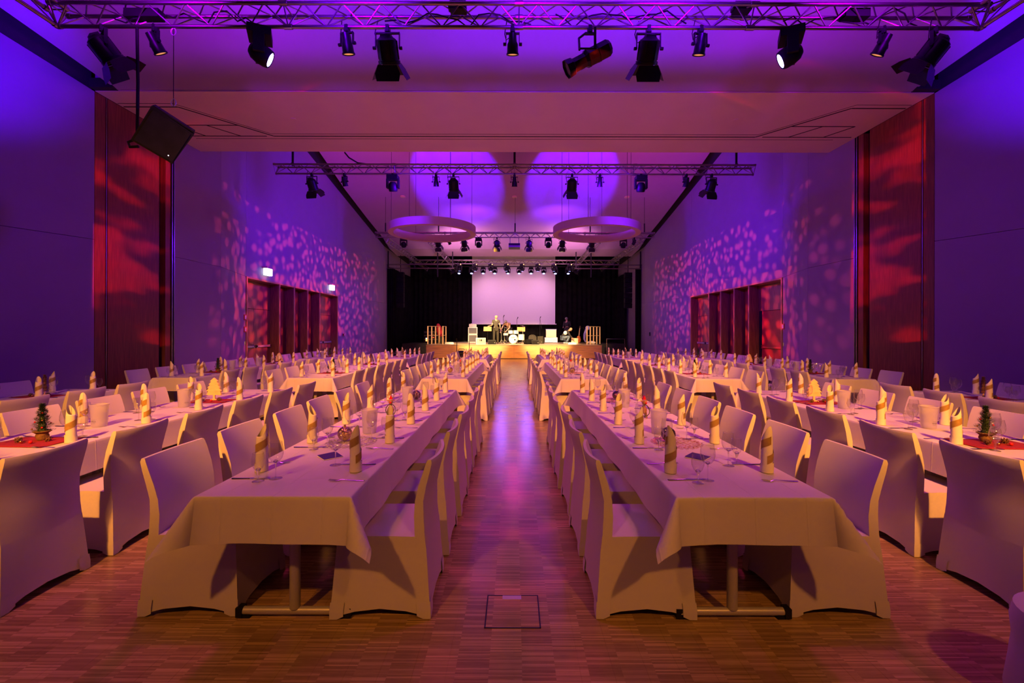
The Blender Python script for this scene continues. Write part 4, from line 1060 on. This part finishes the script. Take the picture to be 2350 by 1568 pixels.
# ------------------------------------------------------------------ stage
st = empty('stage', (0, 25.7, 0)); tag(st, 'low oak-fronted stage platform in front of screen', 'stage')
SZ = .785
MB().bx(-4.96, 4.94, .04, 6.5, .02, SZ - .012).build('platform', M['void'], st)
MB().bx(-4.98, 4.96, -.02, 6.5, SZ - .03, SZ).build('deck', M['stagetop'], st)
for k in range(8):
    x0 = -4.97 + 9.92 * k / 8; MB().bx(x0 + .002, x0 + 9.92 / 8 - .002, 0, .035, .03, SZ - .035).build('front_panel', M['stagewood'], st)
MB().bx(-4.97, 4.95, .01, .05, .0, .03).build('plinth', M['void'], st)
for s, q in ((-1, 'left'), (1, 'right')):
    o = MB().bx(s * 5.0, s * 6.95, 28.2, 32, 0, SZ - .01).build('side_platform', M['darkcloth']); tag(o, 'dark lower platform beside the stage at %s' % q, 'platform')
def folds(name, pts, z0, z1, label, amp=.05, per=.35):
    rows = []; acc = 0
    P0 = [Vector(p) for p in pts]
    for a, b in zip(P0, P0[1:]):
        d = b - a; L_ = d.length; n = int(L_ / (per / 6)); nrm = Vector((-d.y, d.x)).normalized()
        for i in range(n + 1):
            u = L_ * i / n + acc; p = a + d * i / n + nrm * amp * math.sin(2 * PI * u / per) * (1 + .4 * math.sin(u * 1.7))
            rows.append([(p.x, p.y, z0), (p.x, p.y, (z0 + z1) / 2), (p.x, p.y, z1)])
        acc += L_
    o = MB().grid(rows).build(name, M['curtain'], None, True); tag(o, label, 'curtain')
    o.modifiers.new('thick', 'SOLIDIFY').thickness = .01
folds('stage_curtain', [(-8.1, 32.7), (8.1, 32.7)], .0, 8.6, 'black pleated curtain across the back of the stage')
folds('side_curtain', [(-7.3, 26.6), (-7.2, 32.4)], .0, 5.3, 'black side curtain along the left stage wall')
folds('side_curtain', [(7.15, 29.4), (7.15, 32.4)], .0, 5.3, 'black side curtain along the right stage wall')
folds('leg_curtain', [(7.05, 26.5), (7.38, 26.5)], .0, 5.25, 'narrow black curtain leg at the right stage corner', .03, .12)
folds('leg_curtain', [(-7.37, 26.4), (-7.05, 26.5)], .0, 5.25, 'narrow black curtain leg at the left stage corner', .03, .12)
t = empty('projection_screen', (-.045, 31.85, 2.03)); tag(t, 'large white projection screen hanging behind the band', 'screen')
MB().bx(-2.91, 2.91, -.005, .005, .05, 6.2).build('screen_sheet', M['screen'], t)
MB().bx(-3.0, 3.0, -.03, .03, 0, .06).build('bottom_bar', M['white'], t)
MB().bx(-3.1, 3.1, -.08, .08, 6.2, 6.4).bx(-2.5, -2.44, -.03, .03, 6.4, 7.17).bx(2.44, 2.5, -.03, .03, 6.4, 7.17).build('roller_case', M['black'], t)
for s, q in ((-1, 'left'), (1, 'right')):       # line arrays
    t = empty('line_array', (s * 6.75, 27.0, 1.9)); tag(t, 'tall black line array loudspeaker hanging at the %s stage side' % q, 'loudspeaker')
    for k in range(7): MB().box((0, -.02 * k * .0, 3.0 - k * .3), (.42, .34, .28), Matrix.Rotation(R(k * 1.5), 3, 'X')).build('cabinet', M['blackplastic'], t)
    MB().tube((0, 0, 3.15), (0, 0, 4.15), .02, 6).build('hoist', M['black'], t)

def S(px, py):                                   # a point of the stage deck seen at (px, py)
    d = (HC - SZ) * F / (py - VY); return Vector(((px - VX) * d / F, d, SZ + .001))
def stand(name, loc, h, label, cat, top=None, m='black', boom=None):
    t = empty(name, loc); tag(t, label, cat)
    MB().tube((0, 0, .12), (0, 0, h), .012, 6).build('pole', M[m], t)
    for a in range(3): MB().tube((0, 0, .14), (.26 * math.cos(a * 2.09 + .5), .26 * math.sin(a * 2.09 + .5), .008), .009, 5).build('leg', M[m], t)
    if top == 'mic':
        MB().tube((0, 0, h), (.06, -.02, h + .14), .016, 8, .026).build('microphone', M['blackplastic'], t)
    if top == 'sheet':
        MB().box((0, 0, h), (.52, .02, .30), Matrix.Rotation(R(-18), 3, 'X')).build('desk_plate', M['gold'], t); MB().bx(-.26, .26, -.07, .0, h - .15, h - .135).build('ledge', M['gold'], t)
    if boom: MB().tube((0, 0, h), boom, .009, 5).build('boom', M[m], t)
    return t
stand('microphone_stand', S(1155, 789.5), 1.62, 'tall microphone stand left of the drum kit', 'microphone stand', 'mic')
stand('microphone_stand', S(1186.5, 789.5), 1.50, 'tall microphone stand before the drum kit', 'microphone stand', 'mic')
stand('microphone_stand', S(1239, 787), 1.62, 'straight microphone stand with boom left of the cream amplifier', 'microphone stand', 'mic', boom=(.12, -.05, .95))
stand('music_stand', S(1119, 787.5), .92, 'amber-lit music stand beside the left musician', 'music stand', 'sheet')
stand('music_stand', S(1196, 787.5), .90, 'amber-lit music stand right of the drum kit', 'music stand', 'sheet')
# rails
def rail(px0, px1, n, label, gap=()):
    a = S(px0, 790.6); b = S(px1, 789.3); t = empty('stage_railing', a); tag(t, label, 'railing'); d = b - a
    for k in range(n):
        if k in gap: continue
        q = d * k / (n - 1); MB().box(q + Vector((0, 0, .53)), (.07, .04, 1.06)).build('post', M['plywood'], t)
    ang = math.atan2(d.y, d.x)
    for z in (1.06, .52): MB().box(d / 2 + Vector((0, 0, z)), (d.length + .07, .035, .025), Matrix.Rotation(ang, 3, 'Z')).build('rail', M['plywood'], t)
rail(982, 1008, 4, 'left outer stage railing with flat wooden posts'); rail(1016.5, 1023.5, 2, 'short left railing piece right of the red jacket')
rail(1347, 1376.5, 5, 'right stage railing with five flat wooden posts')
t = empty('red_jacket', S(1009, 788) + Vector((0, -.2, 0))); tag(t, 'red hooded jacket over dark trousers hanging on the left stage railing', 'jacket')
MB().ball((0, 0, .86), .19, 14, 10, (.95, .7, 1.5)).ball((.07, 0, .62), .2, 12, 8, (.95, .7, 1.2)).build('jacket_body', M['redjacket'], t, True)
MB().ball((-.07, 0, 1.13), .12, 12, 8, (.95, .9, 1.1)).build('hood', M['redjacket'], t, True)
MB().path([(-.05, -.1, .95), (.0, -.13, .7), (.05, -.1, .42)], [.06, .055, .045], 8).build('sleeve', M['redjacket'], t, True)
MB().tube((-.03, 0, .0), (.0, 0, .48), .07, 10, .09).tube((.12, 0, .0), (.08, 0, .48), .07, 10, .09).build('dark_trousers', M['darkcloth'], t, True)
t = empty('guitar_bag', S(1015, 789.4)); tag(t, 'dark grey bag standing under the red jacket', 'bag')
MB().prism([(-.16, 0), (.16, 0), (.10, .38), (-.10, .42)], -.08, .08).build('bag_body', M['trousers'], t); MB().path([(-.05, 0, .4), (0, 0, .47), (.05, 0, .39)], .01, 5).build('handle', M['black'], t)
t = empty('equipment_rack', S(992, 786.8)); tag(t, 'black equipment rack with yellow and red lights at left', 'rack')
MB().bx(-.55, .45, -.2, .2, 0, .82).build('rack_body', M['blackplastic'], t)
for k in range(6): MB().bx(-.5, .4, -.215, -.2, .06 + k * .12, .14 + k * .12).build('rack_unit', M['greygrille' if k % 2 else 'black'], t)
for x, z, mm in ((.1, .72, 'yellowgear'), (.3, .72, 'yellowgear'), (.12, .56, 'yellowgear'), (.12, .34, 'pixelred'), (-.35, .2, 'led'), (-.35, .12, 'led'), (-.35, .28, 'exit')):
    MB().bx(x - .045, x + .045, -.23, -.215, z - .02, z + .03).build('indicator', M[mm], t)
# amplifier stack
def cab(w_, d_, h, z, t, grille, frame='case', nm='cabinet'):
    o = MB().bx(-w_ / 2, w_ / 2, 0, d_, z, z + h).build(nm, M[frame], t)
    MB().bx(-w_ / 2 + .05, w_ / 2 - .05, -.012, 0, z + .05, z + h - .05).build('grille', M[grille], o); return o
t = empty('bass_amplifier', S(1085, 786.6)); tag(t, 'tall bass amplifier stack of two cabinets and a head', 'amplifier'); t.rotation_euler[2] = .12
cab(.62, .42, .55, 0, t, 'greygrille'); cab(.62, .42, .48, .56, t, 'greygrille'); o = cab(.5, .36, .2, 1.06, t, 'cream', nm='amplifier_head')
t = empty('guitar_amplifier', S(1265, 787)); tag(t, 'cream amplifier standing on a white case', 'amplifier')
MB().bx(-.42, .42, 0, .5, .03, .36).build('white_case', M['white'], t); cab(.68, .4, .52, .37, t, 'cream', 'cream')
MB().bx(-.36, .36, .02, .38, .895, .92).build('top_lid', M['bluecloth'], t)
# wedges
def wedge(px, py, w_, h, m_, label, rz=0, front='greygrille', letters=False):
    t = empty('monitor_wedge', S(px, py), rz); tag(t, label, 'stage monitor')
    mb = MB(); pr = [(-.22, 0), (.2, 0), (.2, h * .45), (-.02, h), (-.16, h)]
    mb.add([(-w_ / 2, y, z) for y, z in pr] + [(w_ / 2, y, z) for y, z in pr], [(0, 1, 2, 3, 4), (9, 8, 7, 6, 5)] + [(i, 5 + i, 5 + (i + 1) % 5, (i + 1) % 5) for i in range(5)])
    mb.build('cabinet', M[m_], t)
    MB().bx(-w_ / 2 + .03, w_ / 2 - .03, -.225, -.205, .03, h - .04).build('front_plate', M[m_], t)
    if letters:
        for x, ww in ((-.06, .03), (.03, .07)): MB().box((x, -.232, h * .62), (ww, .006, .1), Matrix.Rotation(.15, 3, 'Y')).build('letter_mark', M['black'], t)
    MB().tube((w_ / 2 - .06, -.235, .1), (w_ / 2 - .06, -.22, .1), .02, 8).build('socket', M['steel'], t)
wedge(1103, 790, .58, .37, 'case', 'silver-grey stage monitor with dark marks, beside the bass stack', .15, letters=True)
wedge(1129, 790.6, .46, .26, 'blackplastic', 'black stage monitor behind the left musician')
wedge(1213, 790.2, .42, .30, 'blackplastic', 'black stage monitor right of the drum stool', .5)
wedge(1229, 790.6, .44, .26, 'blackplastic', 'black low stage monitor nearest the stage edge right', -.1)
wedge(1241, 788.6, .34, .46, 'trousers', 'dark grey upright monitor left of the cream amplifier', -.3)
t = empty('round_case', S(1222, 787.6)); tag(t, 'round-topped dark grille case behind the right monitors', 'case')
MB().prism([(-.26, 0), (.26, 0), (.26, .36)] + [(.26 * math.cos(a * PI / 10), .36 + .2 * math.sin(a * PI / 10)) for a in range(1, 10)] + [(-.26, .36)], -.12, .12).build('shell', M['trousers'], t)
for k in range(5): MB().bx(-.2 + k * .1 - .006, -.2 + k * .1 + .006, -.132, -.12, .04, .5 - abs(k - 2) * .05).build('slat', M['greygrille'], t)
# drum kit
dk = S(1178, 788.6); t = empty('drum_kit', dk); tag(t, 'white drum kit with cymbals in the middle of the stage', 'drum kit')
rx = Matrix.Rotation(R(90), 3, 'X')
b = MB().lathe([(0, 0), (.27, 0), (.28, .01), (.28, .4), (.27, .41), (0, .41)], 24, (0, 0, .28), rx).build('bass_drum', M['drum'], t, 40)
MB().lathe([(.255, .0), (.29, .0), (.29, .03), (.255, .03)], 24, (0, -.0, .28), rx).build('hoop', M['case'], b, 40)
MB().lathe([(0, 0), (.05, 0)], 12, (.1, -.42, .24), rx).build('port', M['black'], b)
for k in range(4): MB().box((-.1 + .055 * k, -.418, .40 - .015 * abs(k - 1.5)), (.028, .006, .09), Matrix.Rotation(.3 * (k - 1.5), 3, 'Y')).build('drumhead_mark', M['black'], b)
for x, y, z, r, h in ((-.17, -.1, .62, .15, .2), (.17, -.1, .62, .16, .22), (.5, .1, .30, .2, .36), (-.48, .15, .48, .17, .14)):
    MB().lathe([(0, 0), (r, 0), (r, h), (0, h)], 18, (x, y, z - h / 2 + .1)).build('drum', M['drum'], t, 40)
for x, y, z in ((-.55, .2, 1.02), (.6, .2, 1.1), (-.75, -.1, .8)):
    MB().lathe([(0, .03), (.04, .02), (.2, 0), (.2, -.003)], 18, (x, y, z), Matrix.Rotation(.2, 3, 'Y')).build('cymbal', M['brass'], t, True)
    MB().tube((x, y, .0), (x, y, z), .01, 6).build('cymbal_stand', M['steel'], t)
    for a in range(3): MB().tube((x, y, .25), (x + .2 * math.cos(a * 2.1), y + .2 * math.sin(a * 2.1), .005), .008, 5).build('stand_leg', M['steel'], t)
# guitar, trolley, bags
t = empty('electric_guitar', S(1328, 787.6)); tag(t, 'sunburst electric guitar leaning on its stand at right', 'guitar')
MB().ball((0, 0, .20), .16, 14, 8, (.9, .22, 1.15)).ball((0, 0, .38), .11, 12, 8, (1, .3, 1)).build('guitar_body', M['redwood'], t, True)
MB().box((.05, .05, .72), (.05, .02, .6), Matrix.Rotation(.12, 3, 'Y')).build('neck', M['plywood'], t); MB().box((.09, .05, 1.06), (.07, .02, .14), Matrix.Rotation(.12, 3, 'Y')).build('headstock', M['bark'], t)
t = empty('hand_trolley', S(1335, 787)); tag(t, 'black hand trolley frame with bent top handle', 'trolley')
MB().path([(-.2, 0, .02), (-.17, 0, .9), (-.1, 0, 1.0), (.1, 0, 1.02), (.19, 0, .9), (.2, 0, .02)], .016, 6).build('tube_frame', M['black'], t, True)
MB().bx(-.2, .2, -.22, .0, .0, .02).build('toe_plate', M['black'], t)
for s in (-1, 1): MB().lathe([(0, -.02), (.09, -.02), (.09, .02), (0, .02)], 14, (s * .2, .08, .09), Matrix.Rotation(R(90), 3, 'Y')).build('wheel', M['blackplastic'], t)
t = empty('small_combo', S(1319, 788.4)); tag(t, 'small beige amplifier box before the crouching man', 'amplifier'); cab(.42, .25, .34, 0, t, 'cream', 'cream')
for px, py, w_, lab in ((1313, 790.2, .5, 'open pale case lying before the crouching man'), (1032, 790.3, .5, 'flat white case lying on the left stage edge')):
    o = MB().box((0, 0, .05), (w_, .28, .1)).box((0, -.02, .105), (w_ * .8, .2, .02)).build('flat_case', M['white'], None, False, S(px, py)); tag(o, lab, 'case')
o = MB().ball((0, 0, .09), .25, 14, 8, (1, .8, .42)).ball((-.1, 0, .1), .16, 10, 6, (1, .8, .6)).build('white_sack', M['white'], None, True, S(1358, 789.8)); tag(o, 'white cloth sack lying at the foot of the right railing', 'sack')
t = empty('blue_cloth', S(1346, 789.6)); tag(t, 'blue-violet cloth hanging over the end of right railing', 'cloth')
MB().ball((.06, -.03, .98), .14, 12, 8, (1, .7, 1)).build('bundle', M['bluecloth'], t, True); MB().path([(.0, -.03, .95), (-.12, -.03, .6), (-.14, -.03, .3), (-.06, -.03, .12)], [.07, .07, .06, .03], 8).build('hanging_end', M['bluecloth'], t, True)
# barrier in front of the stage and side step frame
t = empty('black_frame_stand', (-3.15, 25.0, 0)); tag(t, 'black inverted U frame standing before the stage', 'frame')
MB().path([(0, 0, 0), (0, 0, .98), (.68, 0, .98), (.70, 0, 0)], .022, 6).build('tube_frame', M['black'], t)
MB().tube((0, 0, 1.0), (-.03, 0, 1.16), .03, 8, .045).build('microphone', M['blackplastic'], t)
t = empty('step_handrail', (5.45, 26.8, 0)); tag(t, 'thin metal handrail frame of the right side steps', 'railing')
MB().path([(0, 0, 0), (0, 0, 1.12), (1.06, 0, 1.12), (1.06, 0, 0)], .02, 6).build('tube_frame', M['alu'], t)
for k in range(3): MB().bx(.05, 1.0, .1 + k * .25, .36 + k * .25, .0, .2 + k * .2).build('step', M['darkcloth'], t)

# ------------------------------------------------------------------ people on the stage
def skin_obj(name, nodes, edges, m, parent):
    me = bpy.data.meshes.new(name); keys = list(nodes); idx = {k: i for i, k in enumerate(keys)}
    me.from_pydata([nodes[k][0] for k in keys], [(idx[a], idx[b]) for a, b in edges], []); me.materials.append(m)
    o = ob(name, me, parent); o.modifiers.new('skin', 'SKIN')
    if not me.skin_vertices: me.attributes.new  # layer is made with the modifier
    for k in keys:
        r = nodes[k][1]; sv = me.skin_vertices[0].data[idx[k]]; sv.radius = (r, r) if not isinstance(r, tuple) else r
    me.skin_vertices[0].data[0].use_root = True
    ss = o.modifiers.new('sub', 'SUBSURF'); ss.levels = 1; ss.render_levels = 1
    o.modifiers['skin'].use_smooth_shade = True
    return o
def person(loc, rz, label, J, shirt, pants, hair, face=1, shoes='black', sleeves=True, cap=False):
    t = empty('person', loc, rz); tag(t, label, 'person')
    V = {k: Vector(v) for k, v in J.items()}
    body = {'pelvis': (V['pelvis'], .12), 'waist': (V['waist'], .11), 'chest': (V['chest'], .135), 'neck': (V['neck'], .055), 'jaw': (V['head'] + (V['neck'] - V['head']) * .45, .062), 'head': (V['head'], .085), 'crown': (V['head'] + (V['head'] - V['neck']).normalized() * .08, .07)}
    ed = [('pelvis', 'waist'), ('waist', 'chest'), ('chest', 'neck'), ('neck', 'jaw'), ('jaw', 'head'), ('head', 'crown')]
    for s in 'LR':
        body['sh' + s] = (V['sh' + s], .06); body['el' + s] = (V['el' + s], .042); body['wr' + s] = (V['wr' + s], .028)
        hd = (V['wr' + s] - V['el' + s]).normalized(); body['pa' + s] = (V['wr' + s] + hd * .07, .034)
        ed += [('chest', 'sh' + s), ('sh' + s, 'el' + s), ('el' + s, 'wr' + s), ('wr' + s, 'pa' + s)]
        body['hi' + s] = (V['hi' + s], .085); body['kn' + s] = (V['kn' + s], .058); body['an' + s] = (V['an' + s], .04)
        ed += [('pelvis', 'hi' + s), ('hi' + s, 'kn' + s), ('kn' + s, 'an' + s)]
    b = skin_obj('body', body, ed, M['skin'], t)
    for s in 'LR':                                   # five fingers rooted inside the palm
        w0 = V['wr' + s]; hd = (w0 - V['el' + s]).normalized(); sd = hd.orthogonal().normalized(); up = hd.cross(sd)
        fm = MB(); pc = w0 + hd * .08
        for k, ln in enumerate((.065, .075, .07, .055)):
            q = pc + sd * (.012 * (k - 1.5) * 1.4); fm.path([q, q + hd * ln * .5 - up * .006, q + hd * ln * .85 - up * .026], [.009, .0085, .006], 6)
        q = w0 + hd * .045 + sd * .03; fm.path([q - sd * .02, q + sd * .018 + hd * .02, q + sd * .02 + hd * .05 - up * .01], [.011, .009, .007], 6)
        fm.build('fingers', M['skin'], t, True)
    f = Vector((0, -1, 0)) * face; hc = V['head']; u = (V['head'] - V['neck']).normalized(); f = (f - u * f.dot(u)).normalized(); sdv = f.cross(u)
    MB().ball(hc + f * .098 - u * .01, .014, 8, 6, (1, 1, 1.3)).ball(hc + sdv * .088, .018, 8, 6, (.5, 1, 1.3)).ball(hc - sdv * .088, .018, 8, 6, (.5, 1, 1.3)).build('nose_and_ears', M['skin'], b, True)
    MB().ball(hc + f * .084 + sdv * .032 + u * .012, .010, 8, 6).ball(hc + f * .084 - sdv * .032 + u * .012, .010, 8, 6).build('eyes', M['black'], b, True)
    MB().tube(hc + f * .082 - u * .045 - sdv * .02, hc + f * .082 - u * .045 + sdv * .02, .005, 6).build('mouth', M['fireRed'], b)
    MB().ball(hc + u * .035 - f * .018, .098, 14, 8, (1, 1, .95)).build('hair' if not cap else 'cap', M[hair], t, True)
    if shirt:
        sh = {'w': (V['pelvis'] - (V['waist'] - V['pelvis']) * .35, .152), 'a': (V['waist'], .128), 'c': (V['chest'], .155), 'n': (V['chest'] + (V['neck'] - V['chest']) * .7, .075)}
        e2 = [('w', 'a'), ('a', 'c'), ('c', 'n')]
        for s in 'LR':
            sh['s' + s] = (V['sh' + s], .075); sh['e' + s] = (V['el' + s] if sleeves else V['sh' + s].lerp(V['el' + s], .6), .056); e2 += [('c', 's' + s), ('s' + s, 'e' + s)]
            if sleeves: sh['r' + s] = (V['el' + s].lerp(V['wr' + s], .85), .042); e2 += [('e' + s, 'r' + s)]
        skin_obj('shirt', sh, e2, M[shirt], t)
    tr = {'p': (V['pelvis'], .145)}; e3 = []
    for s in 'LR':
        tr['h' + s] = (V['hi' + s], .105); tr['k' + s] = (V['kn' + s], .078); tr['a' + s] = (V['an' + s], .062); e3 += [('p', 'h' + s), ('h' + s, 'k' + s), ('k' + s, 'a' + s)]
        MB().ball(V['an' + s] + Vector((0, -.06 * face, -.035)), .052, 10, 6, (.85, 2.1, .75)).build('shoe', M[shoes], t, True)
    skin_obj('trousers', tr, e3, M[pants], t)
    return t
base = dict(pelvis=(0, 0, .95), waist=(0, 0, 1.1), chest=(0, 0, 1.33), neck=(0, 0, 1.5), head=(0, -.02, 1.63), shL=(-.19, 0, 1.41), shR=(.19, 0, 1.41),
            elL=(-.25, .0, 1.13), elR=(.26, .0, 1.14), wrL=(-.26, -.12, .92), wrR=(.24, -.18, .95), hiL=(-.1, 0, .90), hiR=(.1, 0, .90), knL=(-.12, -.02, .49), knR=(.12, .01, .49), anL=(-.13, 0, .08), anR=(.13, .03, .08))
A = dict(base); A.update(elL=(-.24, -.05, 1.14), wrL=(-.42, -.2, 1.1), head=(.01, -.04, 1.63))
person(S(1138, 789.2), .2, 'blond person in grey shirt and dark trousers standing left of drum kit', A, 'shirt', 'trousers', 'hair', face=-1, sleeves=False)
B = dict(base); B.update(waist=(0, -.10, 1.12), chest=(-.02, -.28, 1.25), neck=(-.03, -.40, 1.33), head=(-.03, -.50, 1.38), shL=(-.2, -.30, 1.27), shR=(.18, -.32, 1.27), elL=(-.33, -.42, 1.02), elR=(.22, -.48, 1.0), wrL=(-.38, -.50, .78), wrR=(.05, -.6, .80))
person(S(1168, 786.8), -.35, 'bare-armed drummer in salmon shirt bending over the drum kit', B, 'brownfur', 'darkcloth', 'hairdark', sleeves=False)
Cc = dict(base); Cc.update(elL=(-.24, -.03, 1.12), wrL=(-.20, -.28, 1.05), elR=(.25, -.02, 1.12), wrR=(.08, -.28, 1.08), head=(-.02, -.06, 1.62))
person(S(1301, 786.0), -.3, 'grey-haired person in black sweater standing behind the crouching man', Cc, 'darkcloth', 'darkcloth', 'hairdark')
D = dict(pelvis=(0, .25, .38), waist=(0, .20, .52), chest=(0, -.02, .72), neck=(0, -.16, .83), head=(0, -.26, .88), shL=(-.18, -.04, .76), shR=(.18, -.04, .76), elL=(-.22, -.18, .50), elR=(.2, -.2, .50),
         wrL=(-.14, -.38, .34), wrR=(.12, -.4, .32), hiL=(-.11, .22, .36), hiR=(.11, .22, .36), knL=(-.15, -.16, .46), knR=(.15, -.2, .30), anL=(-.13, .04, .08), anR=(.14, .14, .08))
t = person(S(1300, 788.6), PI / 2 + .15, 'person in dark top with white back print crouching at right', D, 'darkcloth', 'jeans', 'plywood', shoes='white', cap=True)
MB().ball((-.15, .11, .68), .115, 12, 8, (.45, 1.1, 1.1)).build('white_back_print', M['white'], t, True)
